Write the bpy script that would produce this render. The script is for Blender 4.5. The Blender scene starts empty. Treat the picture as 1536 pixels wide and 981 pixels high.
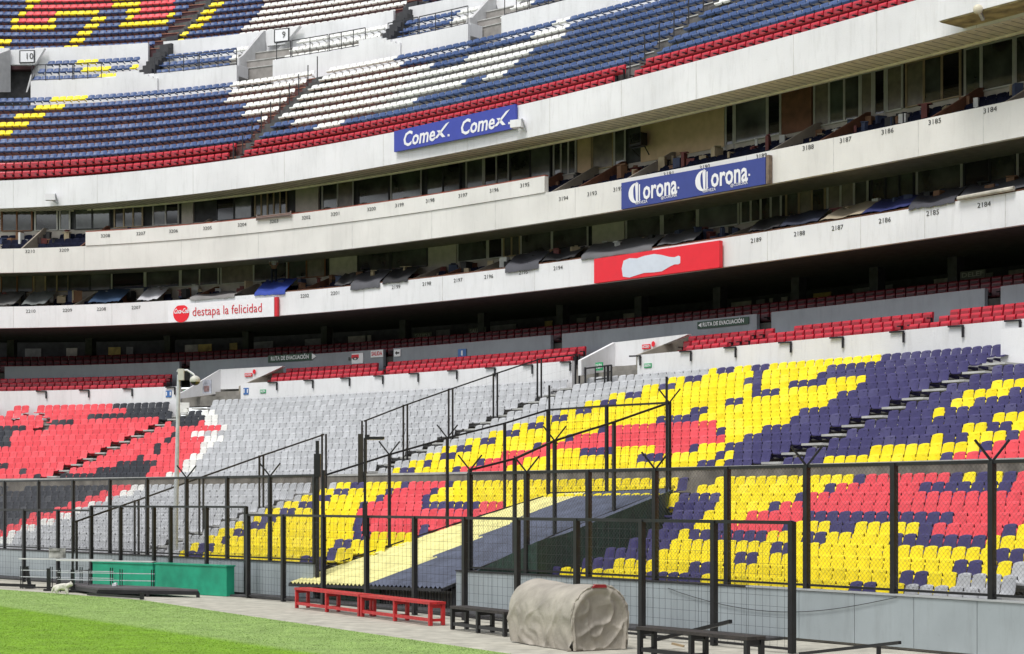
import bpy, bmesh, math, random
import numpy as np
from mathutils import Vector, Matrix
random.seed(7)
S = bpy.context.scene
COL = S.collection
F, EYE, HZ, CX = 2700.0, 3.0, 752.0, 768.0     # focal length, eye height, horizon row, centre column (photo pixels)

# ------------------------------------------------------------------ camera, sky, sun, exposure
cam = bpy.data.cameras.new("camera"); camo = bpy.data.objects.new("camera", cam); COL.objects.link(camo)
camo.location = (0, 0, EYE); camo.rotation_euler = (math.radians(90), 0, 0)
cam.sensor_width = 36; cam.lens = 36*F/1536; cam.shift_y = (HZ-490.5)/1536
cam.clip_start = 0.5; cam.clip_end = 2000
S.camera = camo
W = bpy.data.worlds.new("World"); S.world = W; W.use_nodes = True
nt = W.node_tree; nt.nodes.clear()
sky = nt.nodes.new('ShaderNodeTexSky'); sky.sky_type = 'NISHITA'; sky.sun_disc = False
SUN_EL, SUN_AZ = 62.0, 215.0                   # azimuth: degrees clockwise from +Y
sky.sun_elevation = math.radians(SUN_EL); sky.sun_rotation = math.radians(SUN_AZ)
sky.dust_density = 4; sky.air_density = 1.0; sky.altitude = 2200
hsv = nt.nodes.new('ShaderNodeHueSaturation'); hsv.inputs['Saturation'].default_value = 0.18
bg = nt.nodes.new('ShaderNodeBackground'); bg.inputs[1].default_value = 0.15
out = nt.nodes.new('ShaderNodeOutputWorld')
nt.links.new(sky.outputs[0], hsv.inputs['Color']); nt.links.new(hsv.outputs[0], bg.inputs[0]); nt.links.new(bg.outputs[0], out.inputs[0])
sl = bpy.data.lights.new("sun", 'SUN'); sl.energy = 1.4; sl.angle = math.radians(20); sl.color = (1, .97, .93)
so = bpy.data.objects.new("sun", sl); COL.objects.link(so)
az, el = math.radians(SUN_AZ), math.radians(SUN_EL)
dv = Vector((math.sin(az)*math.cos(el), math.cos(az)*math.cos(el), math.sin(el)))
so.rotation_euler = dv.to_track_quat('Z', 'Y').to_euler(); so.location = (0, 0, 60)
S.view_settings.view_transform = 'Standard'; S.view_settings.look = 'None'; S.view_settings.gamma = 1
S.view_settings.use_curve_mapping = False; S.view_settings.exposure = 0.85

# ------------------------------------------------------------------ materials
MATS = {}
def mat(name, col, rough=.6, var=.08, scale=3.0, col2=None, metal=0, bump=0, bscale=40, streak=0, spec=.5):
    if name in MATS: return MATS[name]
    m = bpy.data.materials.new(name); m.use_nodes = True; n = m.node_tree; b = n.nodes['Principled BSDF']
    b.inputs['Roughness'].default_value = rough; b.inputs['Metallic'].default_value = metal
    b.inputs['Specular IOR Level'].default_value = spec
    g = n.nodes.new('ShaderNodeNewGeometry')
    no = n.nodes.new('ShaderNodeTexNoise'); no.inputs['Scale'].default_value = scale; no.inputs['Detail'].default_value = 6
    n.links.new(g.outputs['Position'], no.inputs['Vector'])
    r = n.nodes.new('ShaderNodeValToRGB')
    c2 = col2 or tuple(max(0, c*(1-2.2*var)) for c in col)
    c1 = col if col2 else tuple(min(1, c*(1+var)) for c in col)
    r.color_ramp.elements[0].position = .3; r.color_ramp.elements[1].position = .7
    r.color_ramp.elements[0].color = (*c2, 1); r.color_ramp.elements[1].color = (*c1, 1)
    n.links.new(no.outputs[0], r.inputs[0])
    src = r.outputs[0]
    if streak:
        mp = n.nodes.new('ShaderNodeMapping'); mp.inputs['Scale'].default_value = (2.2, 2.2, .35)
        n.links.new(g.outputs['Position'], mp.inputs['Vector'])
        n2 = n.nodes.new('ShaderNodeTexNoise'); n2.inputs['Scale'].default_value = 1.6; n2.inputs['Detail'].default_value = 9; n2.inputs['Roughness'].default_value = .7
        n.links.new(mp.outputs[0], n2.inputs['Vector'])
        r2 = n.nodes.new('ShaderNodeValToRGB'); r2.color_ramp.elements[0].position = .34; r2.color_ramp.elements[1].position = .5
        r2.color_ramp.elements[0].color = (1-streak, 1-streak*1.03, 1-streak*1.08, 1); r2.color_ramp.elements[1].color = (1, 1, 1, 1)
        n.links.new(n2.outputs[0], r2.inputs[0])
        n3 = n.nodes.new('ShaderNodeTexNoise'); n3.inputs['Scale'].default_value = 5; n3.inputs['Detail'].default_value = 8; n3.inputs['Roughness'].default_value = .75
        n.links.new(g.outputs['Position'], n3.inputs['Vector'])
        r3 = n.nodes.new('ShaderNodeValToRGB'); r3.color_ramp.elements[0].position = .30; r3.color_ramp.elements[1].position = .38
        r3.color_ramp.elements[0].color = (1-streak*1.6,)*3+(1,); r3.color_ramp.elements[1].color = (1, 1, 1, 1)
        n.links.new(n3.outputs[0], r3.inputs[0])
        for rr in (r2, r3):
            mx = n.nodes.new('ShaderNodeMixRGB'); mx.blend_type = 'MULTIPLY'; mx.inputs[0].default_value = 1
            n.links.new(src, mx.inputs[1]); n.links.new(rr.outputs[0], mx.inputs[2]); src = mx.outputs[0]
    n.links.new(src, b.inputs['Base Color'])
    if bump:
        nb = n.nodes.new('ShaderNodeTexNoise'); nb.inputs['Scale'].default_value = bscale; nb.inputs['Detail'].default_value = 5
        n.links.new(g.outputs['Position'], nb.inputs['Vector'])
        bp = n.nodes.new('ShaderNodeBump'); bp.inputs['Strength'].default_value = bump; bp.inputs['Distance'].default_value = .02
        n.links.new(nb.outputs[0], bp.inputs['Height']); n.links.new(bp.outputs[0], b.inputs['Normal'])
    MATS[name] = m; return m
def seatmat(name, col, rough=.38, fade=.13):
    m = mat(name, col, rough+.08, .05, 2.6, spec=.32); n = m.node_tree; b = n.nodes['Principled BSDF']; g = n.nodes.new('ShaderNodeNewGeometry')
    src = b.inputs['Base Color'].links[0].from_socket
    r = n.nodes.new('ShaderNodeMapRange'); r.inputs[3].default_value = .90; r.inputs[4].default_value = 1.07; n.links.new(g.outputs['Random Per Island'], r.inputs[0])
    v = n.nodes.new('ShaderNodeVectorMath'); v.operation = 'MULTIPLY'; n.links.new(src, v.inputs[0]); n.links.new(r.outputs[0], v.inputs[1])
    # sun faded plastic: some shells bleached, grime in blotches
    p = n.nodes.new('ShaderNodeMath'); p.operation = 'POWER'; p.inputs[1].default_value = 5; n.links.new(g.outputs['Random Per Island'], p.inputs[0])
    q = n.nodes.new('ShaderNodeMath'); q.operation = 'MULTIPLY'; q.inputs[1].default_value = fade; n.links.new(p.outputs[0], q.inputs[0])
    mx = n.nodes.new('ShaderNodeMixRGB'); mx.inputs[2].default_value = (*[.55*c+.3 for c in col], 1); n.links.new(q.outputs[0], mx.inputs[0]); n.links.new(v.outputs[0], mx.inputs[1])
    no = n.nodes.new('ShaderNodeTexNoise'); no.inputs['Scale'].default_value = 9; no.inputs['Detail'].default_value = 4; n.links.new(g.outputs['Position'], no.inputs['Vector'])
    rr = n.nodes.new('ShaderNodeMapRange'); rr.inputs[1].default_value = .3; rr.inputs[2].default_value = .5; rr.inputs[3].default_value = .88; n.links.new(no.outputs[0], rr.inputs[0])
    w = n.nodes.new('ShaderNodeVectorMath'); w.operation = 'MULTIPLY'; n.links.new(mx.outputs[0], w.inputs[0]); n.links.new(rr.outputs[0], w.inputs[1])
    n.links.new(w.outputs[0], b.inputs['Base Color'])
    return m
SEAT = {
 'R': seatmat('seat_red_plastic', (.78, .08, .10)), 'Y': seatmat('seat_yellow_plastic', (.92, .74, .008)),
 'N': seatmat('seat_navy_plastic', (.05, .043, .14), .34), 'K': seatmat('seat_charcoal_plastic', (.03, .033, .042), .4),
 'G': seatmat('seat_grey_plastic', (.47, .48, .495), .5), 'W': seatmat('seat_white_plastic', (.78, .78, .74), .4),
 'B': seatmat('seat_blue_plastic', (.045, .085, .21), .32)}
CODES = 'RYNKGWB'
CNAME = {'R': 'red', 'Y': 'yellow', 'N': 'navy blue', 'K': 'charcoal', 'G': 'grey', 'W': 'white', 'B': 'blue'}
M_folds = mat('folding_seat_red', (.55, .02, .04), .28, .08)
M_foldd = mat('folding_seat_dark_red', (.33, .012, .022), .4, .1)
M_black = mat('black_painted_steel', (.012, .012, .014), .45, .2)
M_dark = mat('dark_metal', (.03, .03, .033), .5, .2)
M_white = mat('white_painted_concrete', (.76, .76, .77), .75, .04, .5, streak=.09, bump=.25, bscale=18)
M_cream = mat('cream_painted_concrete', (.72, .705, .67), .75, .05, .5, streak=.07, bump=.25, bscale=18)
M_conc = mat('terrace_concrete', (.26, .245, .22), .9, .15, 2, streak=.15, bump=.3)
M_nose = mat('concrete_nosing', (.46, .46, .44), .85, .1, 3)
M_maroon = mat('maroon_painted_riser', (.13, .055, .05), .8, .2, 1.5, streak=.3)
M_grise = mat('grey_upper_riser', (.15, .14, .135), .8, .2, 1.5, streak=.3)
M_greyw = mat('grey_painted_wall', (.27, .29, .32), .7, .06, 1, streak=.1)
M_panel = mat('pale_grey_wall_panel', (.35, .395, .41), .45, .06, .8, streak=.11)
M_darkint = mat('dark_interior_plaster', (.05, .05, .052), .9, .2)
M_int = mat('suite_interior_wall', (.46, .42, .36), .85, .08)
M_part = mat('grey_brown_partition', (.3, .26, .21), .85, .12, 1)
M_intdk = mat('suite_interior_brown', (.16, .065, .035), .8, .15)
M_soff = mat('beige_soffit_boards', (.82, .77, .62), .7, .08)
M_ceil = mat('suite_ceiling', (.27, .25, .2), .9, .1)
M_glass = mat('dark_window_glass', (.06, .062, .055), .05, .45, .9, spec=.8)
M_fw = mat('white_window_frame', (.5, .49, .45), .6, .05)
M_ft = mat('tan_window_frame', (.36, .27, .16), .6, .08)
M_fk = mat('black_window_frame', (.02, .02, .02), .5, .1)
M_fb = mat('brown_window_frame', (.2, .08, .03), .6, .1)
M_signblue = mat('blue_sign_board', (.035, .055, .36), .45, .03)
M_signnavy = mat('navy_sign_board', (.03, .05, .25), .45, .03)
M_signred = mat('red_sign_board', (.78, .01, .025), .4, .02)
M_signwhite = mat('white_sign_print', (.8, .8, .82), .5, .02)
M_redprint = mat('red_sign_print', (.6, .015, .03), .5, .03)
M_ink = mat('black_stencil_paint', (.07, .07, .07), .8, .2)
M_greensign = mat('green_sign_board', (.02, .06, .035), .5, .05)
M_exit = mat('bright_green_sign', (.02, .36, .13), .5, .05)
M_bluepr = mat('blue_sign_print', (.05, .15, .4), .5, .05)
M_galv = mat('galvanised_steel', (.52, .54, .56), .55, .1, 6)
M_green = mat('green_painted_wood', (.012, .33, .19), .55, .12, 2, bump=.15, bscale=8)
M_dkgreen = mat('dark_green_windscreen', (.014, .045, .03), .8, .25, 6)
M_bench = mat('red_painted_bench', (.5, .018, .02), .5, .15, 8)
M_wood = mat('weathered_black_wood', (.05, .04, .035), .75, .4, 12, col2=(.015, .014, .014))
M_tarp = mat('beige_tarpaulin', (.385, .35, .295), .62, .14, 2, bump=.5, bscale=22, streak=.12)
M_roofy = mat('pale_yellow_roof_sheet', (.76, .71, .30), .7, .1, 2, streak=.12)
M_roofn = mat('slate_blue_roof_sheet', (.085, .10, .15), .6, .15, 2, streak=.25)
M_fur = mat('white_cat_fur', (.72, .69, .62), .95, .12, 14, bump=.5, bscale=120)

# ------------------------------------------------------------------ helpers
def tag(o, label=None, cat=None, group=None, kind=None):
    if label: o['label'] = label
    if cat: o['category'] = cat
    if group: o['group'] = group
    if kind: o['kind'] = kind
    return o
def empty(name, loc, label=None, cat=None, group=None, kind=None):
    o = bpy.data.objects.new(name, None); COL.objects.link(o); o.location = loc; o.empty_display_size = .2
    return tag(o, label, cat, group, kind)
def mkmesh(name, verts, faces, mats, idx=None, smooth=False):
    me = bpy.data.meshes.new(name); me.from_pydata([tuple(v) for v in verts], [], faces)
    for m in (mats if isinstance(mats, (list, tuple)) else [mats]): me.materials.append(m)
    if idx is not None: me.polygons.foreach_set('material_index', idx)
    if smooth: me.polygons.foreach_set('use_smooth', [True]*len(faces))
    me.update(); return me
def link(name, me, parent=None):
    o = bpy.data.objects.new(name, me); COL.objects.link(o)
    if parent is not None:
        o.parent = parent; o.matrix_parent_inverse = Matrix.Translation(-parent.location)
    return o
class MB:
    """collects polygons in world space and links them as one object"""
    def __init__(s): s.v = []; s.f = []; s.i = []; s.mi = 0
    def poly(s, pts):
        n = len(s.v); s.v += [tuple(p) for p in pts]; s.f.append(list(range(n, n+len(pts)))); s.i.append(s.mi); return s
    def prism(s, base, off):
        """closed solid from a polygon and an offset vector"""
        b = [Vector(p) for p in base]; t = [p+Vector(off) for p in b]; k = len(b)
        s.poly(b[::-1]); s.poly(t)
        for j in range(k): s.poly([b[j], b[(j+1) % k], t[(j+1) % k], t[j]])
        return s
    def box(s, c, d, ang=0):
        hx, hy, hz = d[0]/2, d[1]/2, d[2]/2; ca, sa = math.cos(ang), math.sin(ang)
        def q(x, y, z): return (c[0]+x*ca-y*sa, c[1]+x*sa+y*ca, c[2]+z)
        p = [q(x, y, z) for z in (-hz, hz) for x, y in ((-hx, -hy), (hx, -hy), (hx, hy), (-hx, hy))]
        for a in ((0, 3, 2, 1), (4, 5, 6, 7), (0, 1, 5, 4), (1, 2, 6, 5), (2, 3, 7, 6), (3, 0, 4, 7)): s.poly([p[j] for j in a])
        return s
    def bar(s, a, b, w, h=None, n=4):
        a, b = Vector(a), Vector(b); d = (b-a)
        if d.length < 1e-6: return s
        d.normalize(); up = Vector((0, 0, 1)) if abs(d.z) < .95 else Vector((1, 0, 0))
        x = d.cross(up).normalized(); y = x.cross(d).normalized(); h = h or w
        off = math.pi/n
        sc = 1/math.cos(math.pi/n) if n == 4 else 1
        ring = [(math.cos(2*math.pi*k/n+off)*w/2*sc, math.sin(2*math.pi*k/n+off)*h/2*sc) for k in range(n)]
        A = [a+x*u+y*v for u, v in ring]; B = [b+x*u+y*v for u, v in ring]
        for k in range(n): s.poly([A[k], A[(k+1) % n], B[(k+1) % n], B[k]])
        if n > 3: s.poly(A[::-1]); s.poly(B)
        return s
    def build(s, name, mats, parent=None, smooth=False):
        me = mkmesh(name, s.v, s.f, mats, s.i, smooth); return link(name, me, parent)
def tube(path, r, n=8):
    """closed tapered tube through path with radii r"""
    m = MB(); P = [Vector(p) for p in path]; R = r if isinstance(r, (list, tuple)) else [r]*len(P); rings = []
    for i, p in enumerate(P):
        d = (P[min(i+1, len(P)-1)]-P[max(i-1, 0)]).normalized(); up = Vector((0, 0, 1)) if abs(d.z) < .9 else Vector((1, 0, 0))
        x = d.cross(up).normalized(); y = x.cross(d)
        rings.append([p+x*math.cos(2*math.pi*k/n)*R[i]+y*math.sin(2*math.pi*k/n)*R[i] for k in range(n)])
    for a, b in zip(rings, rings[1:]):
        for k in range(n): m.poly([a[k], a[(k+1) % n], b[(k+1) % n], b[k]])
    m.poly(rings[0][::-1]); m.poly(rings[-1]); return m

# plan curves of the stand, each measured as depth along columns
def curve(pts, z, deg, x0=-260, x1=1960, n=760):
    p = np.array(pts, float); s = (HZ-p[:, 1])/(z-EYE); c = np.polyfit(p[:, 0], s, deg)
    x = np.linspace(x0, x1, n); s = np.polyval(c, x); d = F/s
    return np.stack([(x-CX)/s, d], 1)
def normals(P):
    t = np.gradient(P, axis=0); t /= np.linalg.norm(t, axis=1)[:, None]
    n = np.stack([-t[:, 1], t[:, 0]], 1); n *= np.where(n[:, 1] < 0, -1, 1)[:, None]; return n
def offs(P, w): return P+normals(P)*w
def match(A, B):
    """for every point of A the foot of A's normal on B"""
    fi = np.linspace(0, len(B)-1, 9000); Bf = np.stack([np.interp(fi, np.arange(len(B)), B[:, k]) for k in (0, 1)], 1)
    idx = np.array([np.argmin(((Bf-a)**2).sum(1)) for a in A]); Q = Bf[idx]
    k = np.ones(25)/25; pad = 12
    return np.stack([np.convolve(np.pad(Q[:, j], pad, 'reflect', reflect_type='odd'), k, 'valid') for j in (0, 1)], 1)
def colof(P): return CX+F*P[:, 0]/P[:, 1]
def atx(P, x):
    """plan point where the curve crosses photo column x"""
    c = colof(P); return np.array([np.interp(x, c, P[:, 0]), np.interp(x, c, P[:, 1])])
def arc(P):
    return np.concatenate([[0], np.cumsum(np.linalg.norm(np.diff(P, axis=0), axis=1))])
def zat(p, y): return EYE+(HZ-y)*p[1]/F
def gnd(x, y, z=0.0):
    d = F*(EYE-z)/(y-HZ); return Vector(((x-CX)/F*d, d, z))
def tn(P, x):
    c = colof(P); i = int(np.argmin(abs(c-x))); i = min(max(i, 1), len(P)-2)
    t = P[i+1]-P[i-1]; t = t/np.linalg.norm(t); n = np.array([-t[1], t[0]])
    if n[1] < 0: n = -n
    return t, n
def sub(P, xa, xb, n=40):
    """resample the stretch of a curve between two photo columns"""
    c = colof(P); s = arc(P); sa, sb = np.interp(xa, c, s), np.interp(xb, c, s)
    q = np.linspace(sa, sb, n); return np.stack([np.interp(q, s, P[:, 0]), np.interp(q, s, P[:, 1])], 1)
def ribbon(m, P, w0, w1, z0, z1, z0b=None, z1b=None, caps=True):
    """solid band along curve P between offsets w0,w1 and heights z0,z1"""
    A, B = offs(P, w0), offs(P, w1); n = len(P)
    z0b = z0 if z0b is None else z0b; z1b = z1 if z1b is None else z1b
    for i in range(n-1):
        a0, a1, b0, b1 = A[i], A[i+1], B[i], B[i+1]
        m.poly([(*a0, z0), (*a1, z0), (*a1, z1), (*a0, z1)])
        m.poly([(*b1, z0b), (*b0, z0b), (*b0, z1b), (*b1, z1b)])
        m.poly([(*a0, z1), (*a1, z1), (*b1, z1b), (*b0, z1b)])
        m.poly([(*a0, z0), (*b0, z0b), (*b1, z0b), (*a1, z0)])
    if caps:
        for i in (0, n-1): m.poly([(*A[i], z0), (*B[i], z0b), (*B[i], z1b), (*A[i], z1)])
    return m
def vpoly(m, a, b, pix, th):
    """upright slab in the vertical plane through plan points a,b; outline given by sight lines; th = thickness away from the viewer"""
    a, b = np.array(a, float), np.array(b, float); d = b-a; n = np.array([-d[1], d[0]]); n /= np.linalg.norm(n)
    if n[1] < 0: n = -n
    pts = []
    for x, y in pix:
        r = np.array([(x-CX)/F, 1.0]); k = (a@n)/(r@n); q = r*k; pts.append((q[0], q[1], EYE+(HZ-y)*k/F))
    m.prism(pts, (n[0]*th, n[1]*th, 0)); return pts
FONT = {}
def text_obj(name, body, origin, right, size, m, parent, bold=0, shear=0, ext=.006, align='CENTER', width=None, up=(0, 0, 1), sx=1.0):
    cu = bpy.data.curves.new(name, 'FONT'); cu.body = body; cu.size = size; cu.align_x = align; cu.align_y = 'CENTER'
    cu.offset = bold*size; cu.shear = shear; cu.extrude = ext; cu.resolution_u = 2
    to = bpy.data.objects.new(name, cu); COL.objects.link(to)
    bpy.context.view_layer.update()
    me = bpy.data.meshes.new_from_object(to.evaluated_get(bpy.context.evaluated_depsgraph_get()))
    bpy.data.objects.remove(to); me.materials.clear(); me.materials.append(m)
    r = Vector(right).normalized(); u = Vector(up); nrm = r.cross(u).normalized(); u = nrm.cross(r).normalized()
    if width:
        xs = [v.co.x for v in me.vertices]; sx = width/(max(xs)-min(xs))
    M = Matrix(((r.x*sx, u.x, nrm.x, origin[0]), (r.y*sx, u.y, nrm.y, origin[1]), (r.z*sx, u.z, nrm.z, origin[2]), (0, 0, 0, 1)))
    me.transform(M); me.name = name
    return link(name, me, parent)
def v3(p, z): return Vector((p[0], p[1], z))

L0 = curve([(100,817.5),(289,827.5),(448,833),(849,850.5),(1002,858),(1055,860),(1287,872.7),(1369,875.7),(1467,882)], 1.30, 2)
L10c = curve([(38,728),(92,727.5),(241,726.7),(356,725.8),(456,724),(569,721.8),(679,721),(808,719),(904,718),(994,715),(1073,714.5),(1175,712.4),(1303,710.5),(1411,709.3),(1528,705.3)], 3.74, 2, -600, 2300)
U0 = curve([(25,710),(125,710),(400,705.5),(574,701.7),(629,700),(800,694.7),(1014,690.6),(1110,688),(1305,681),(1529,673.6)], 4.34, 2)
U13c = curve([(50,609),(90,605),(240,602),(380,597),(512,591),(600,584),(700,578),(845,568.8),(960,560.4),(1058,551.6),(1160,543.3),(1301,531),(1380,526),(1507,514.5)], 8.22, 3, -500, 2200)
U13 = curve([(50,609),(90,605),(240,602),(380,597),(512,591),(600,584),(700,578),(845,568.8),(960,560.4),(1058,551.6),(1160,543.3),(1301,531),(1380,526),(1507,514.5)], 8.22, 3)
G2 = curve([(0,492),(252,484),(512,466.5),(890,425),(1024,408),(1080,401),(1293,373.5),(1536,336)], 12.4, 3)
G1 = curve([(0,271),(289,247),(512,213),(922,123),(1024,97.5),(1276,27),(1377,0)], 20.85, 3)
L10m, U13m = match(L0, L10c), match(U0, U13c)
def Lrow(k): return L0+(L10m-L0)*(k/10.0)
def Urow(k): return U0+(U13m-U0)*(k/13.0)
LZ = lambda k: .50+.244*k          # tread heights
UZ = lambda k: 3.54+.2985*k
WALL = offs(L0, -.60)
WZ = 1.12
PAR = offs(U13, .55)
PZ = 9.03

# ------------------------------------------------------------------ ground, pitch, track
m = MB(); m.poly([(-600, -300, -.02), (600, -300, -.02), (600, 900, -.02), (-600, 900, -.02)])
g = m.build('ground', mat('ground_concrete', (.2, .2, .19), .9, .1)); tag(g, kind='structure')
def grassmat():
    m = bpy.data.materials.new('mown_grass'); m.use_nodes = True; n = m.node_tree; b = n.nodes['Principled BSDF']
    b.inputs['Roughness'].default_value = .75; b.inputs['Specular IOR Level'].default_value = .25
    tc = n.nodes.new('ShaderNodeNewGeometry')
    sp = n.nodes.new('ShaderNodeVectorMath'); sp.operation = 'DOT_PRODUCT'; sp.inputs[1].default_value = (-.83, -.556, 0)
    n.links.new(tc.outputs['Position'], sp.inputs[0])
    ad = n.nodes.new('ShaderNodeMath'); ad.operation = 'ADD'; ad.inputs[1].default_value = 19.6+2.2
    n.links.new(sp.outputs['Value'], ad.inputs[0])
    dv = n.nodes.new('ShaderNodeMath'); dv.operation = 'DIVIDE'; dv.inputs[1].default_value = 5.3; n.links.new(ad.outputs[0], dv.inputs[0])
    sn = n.nodes.new('ShaderNodeMath'); sn.operation = 'MULTIPLY'; sn.inputs[1].default_value = math.pi; n.links.new(dv.outputs[0], sn.inputs[0])
    si = n.nodes.new('ShaderNodeMath'); si.operation = 'SINE'; n.links.new(sn.outputs[0], si.inputs[0])
    rp = n.nodes.new('ShaderNodeMapRange'); rp.inputs[1].default_value = -.12; rp.inputs[2].default_value = .12; n.links.new(si.outputs[0], rp.inputs[0])
    mx = n.nodes.new('ShaderNodeMixRGB'); mx.inputs[1].default_value = (.185, .345, .02, 1); mx.inputs[2].default_value = (.27, .40, .115, 1)
    n.links.new(rp.outputs[0], mx.inputs[0])
    src = mx.outputs[0]
    for sc, lo, hi, a, bb in ((90, .3, .7, .65, 1.28), (1.3, .35, .65, .85, 1.1), (22, .32, .68, .8, 1.14), (7, .35, .65, .84, 1.12)):
        no = n.nodes.new('ShaderNodeTexNoise'); no.inputs['Scale'].default_value = sc; no.inputs['Detail'].default_value = 5
        n.links.new(tc.outputs['Position'], no.inputs['Vector'])
        r = n.nodes.new('ShaderNodeMapRange'); r.inputs[1].default_value = lo; r.inputs[2].default_value = hi; r.inputs[3].default_value = a; r.inputs[4].default_value = bb
        n.links.new(no.outputs[0], r.inputs[0])
        v = n.nodes.new('ShaderNodeVectorMath'); v.operation = 'MULTIPLY'
        n.links.new(src, v.inputs[0]); n.links.new(r.outputs[0], v.inputs[1]); src = v.outputs[0]
    n.links.new(src, b.inputs['Base Color'])
    return m
edge = [gnd(-900, 868), gnd(-400, 873.5), gnd(0, 884), gnd(84, 890), gnd(217, 900.5), gnd(384, 925.5), gnd(768, 981), gnd(1000, 1030), gnd(1500, 1180)]
pts = [(p.x, p.y, 0) for p in edge]+[(8, 2, 0), (-120, 2, 0), (-120, 120, 0)]
g = MB(); g.poly(pts); g = g.build('pitch', grassmat()); tag(g, kind='structure')
# grass blades standing along the near edge of the turf
m = MB()
for i in range(len(edge)-1):
    a, b = edge[i], edge[i+1]
    if a.y > 75 or b.y < 20: continue
    L = (b-a).length
    for j in range(int(L*55)):
        p = a.lerp(b, random.random()); q = p+Vector((-.83, -.55, 0))*random.uniform(-.03, .5)**1
        h = random.uniform(.006, .018); w = .008; dx = random.uniform(-.02, .02)
        m.poly([(q.x-w, q.y, 0), (q.x+w, q.y, 0), (q.x+dx, q.y+dx, h)])
g = m.build('grass', mat('grass_blades', (.21, .33, .085), .8, .1, 8)); tag(g, 'short green grass blades along the edge of the pitch beside the pale track', 'grass', kind='stuff')
rs = np.random.RandomState(4); N = 420000
bx = rs.uniform(-28, 3, N); by = rs.uniform(24, 64, N); ex = np.array([e.x for e in edge]); ey = np.array([e.y for e in edge]); o_ = np.argsort(ey)
lim = np.interp(by, ey[o_], ex[o_]); pxx = CX+F*bx/by
k_ = (bx < lim-.05) & (pxx > -60) & (pxx < 800) & (F*EYE/by+HZ < 1010); bx, by = bx[k_], by[k_]; n = len(bx)
hh = rs.uniform(.004, .013, n); ww = rs.uniform(.005, .012, n); dx = rs.uniform(-.02, .02, n); dy = rs.uniform(-.02, .02, n); z_ = np.zeros(n)
vv = np.stack([np.stack([bx-ww, by, z_], 1), np.stack([bx+ww, by, z_], 1), np.stack([bx+dx, by+dy, hh], 1)], 1).reshape(-1, 3)
me = bpy.data.meshes.new('turf'); me.vertices.add(3*n); me.vertices.foreach_set('co', vv.ravel()); me.loops.add(3*n); me.loops.foreach_set('vertex_index', np.arange(3*n, dtype=np.int32))
me.polygons.add(n); me.polygons.foreach_set('loop_start', np.arange(0, 3*n, 3, dtype=np.int32)); me.materials.append(bpy.data.materials['mown_grass']); me.update(calc_edges=True)
tag(link('turf', me), 'short mown turf blades covering the near part of the pitch', 'turf', kind='stuff')
m = MB(); X = [tuple(p) for p in edge]
back = sub(WALL, -250, 1940, 60)
m.poly([(e[0], e[1], -.012) for e in X]+[(p[0], p[1]+.3, -.012) for p in back[::-1]]+[(-90, 95, -.012)])
g = m.build('track', mat('pale_track_paving', (.45, .43, .36), .9, .13, 2.2, bump=.3, streak=.12)); tag(g, kind='structure')
# dark kerb and drain cover in front of the pitch wall
m = MB(); ribbon(m, sub(WALL, -200, 1178, 120), -1.0, -.05, .0, .05)
g = m.build('kerb', mat('dark_kerb_rubber', (.06, .058, .06), .85, .25, 3)); tag(g, kind='structure')

# ------------------------------------------------------------------ unseen rest of the bowl around the camera, added to block low sky
CXB, CYB, RA, RB = -60.0, 12.0, 100.0, 88.0
def ring(name, a0, a1, prof_, mats, mi, n=60):
    m = MB()
    for i in range(n):
        t0, t1 = math.radians(a0+(a1-a0)*i/n), math.radians(a0+(a1-a0)*(i+1)/n)
        for j in range(len(prof_)-1):
            (o0, z0), (o1, z1) = prof_[j], prof_[j+1]; m.mi = mi[j]
            q = lambda t, o, z: (CXB+(RA+o)*math.cos(t), CYB+(RB+o)*math.sin(t), z)
            m.poly([q(t0, o0, z0), q(t1, o0, z0), q(t1, o1, z1), q(t0, o1, z1)])
    return m.build(name, mats)
far = [(-18, 0), (-18, 1.1), (-8, 4), (-8, 4.3), (1, 8.3), (1, 9), (4, 9.6), (4, 10.5), (12, 12), (12, 12.4), (1.5, 12.4), (1.5, 13.5), (9, 15.4), (1.5, 15.4), (1.5, 16.7), (9, 19.3), (1.5, 19.3), (1.5, 20.9), (11, 28), (30, 42)]
fmi = [0, 1, 0, 1, 0, 2, 0, 4, 3, 3, 0, 3, 3, 0, 3, 3, 0, 1, 2]
o = ring('sky_blocking_stand', 128, 388, far, [mat('far_white_wall', (.6, .6, .6), .8, .05), mat('far_seat_mix', (.25, .12, .08), .7, .5, .25, col2=(.06, .07, .16)), mat('far_seat_mix_blue', (.1, .13, .28), .7, .5, .2, col2=(.3, .28, .2)), M_darkint, M_conc], fmi, 90)
tag(o, kind='structure')
o = ring('sky_blocking_roof', 0, 360, [(22, 48), (46, 52), (46, 53.5), (22, 49), (22, 48)], [mat('roof_underside', (.3, .3, .29), .85, .1)], [0, 0, 0, 0], 110)  # unseen roof ring, added and set back to tune the sky light
tag(o, kind='structure')
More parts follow.
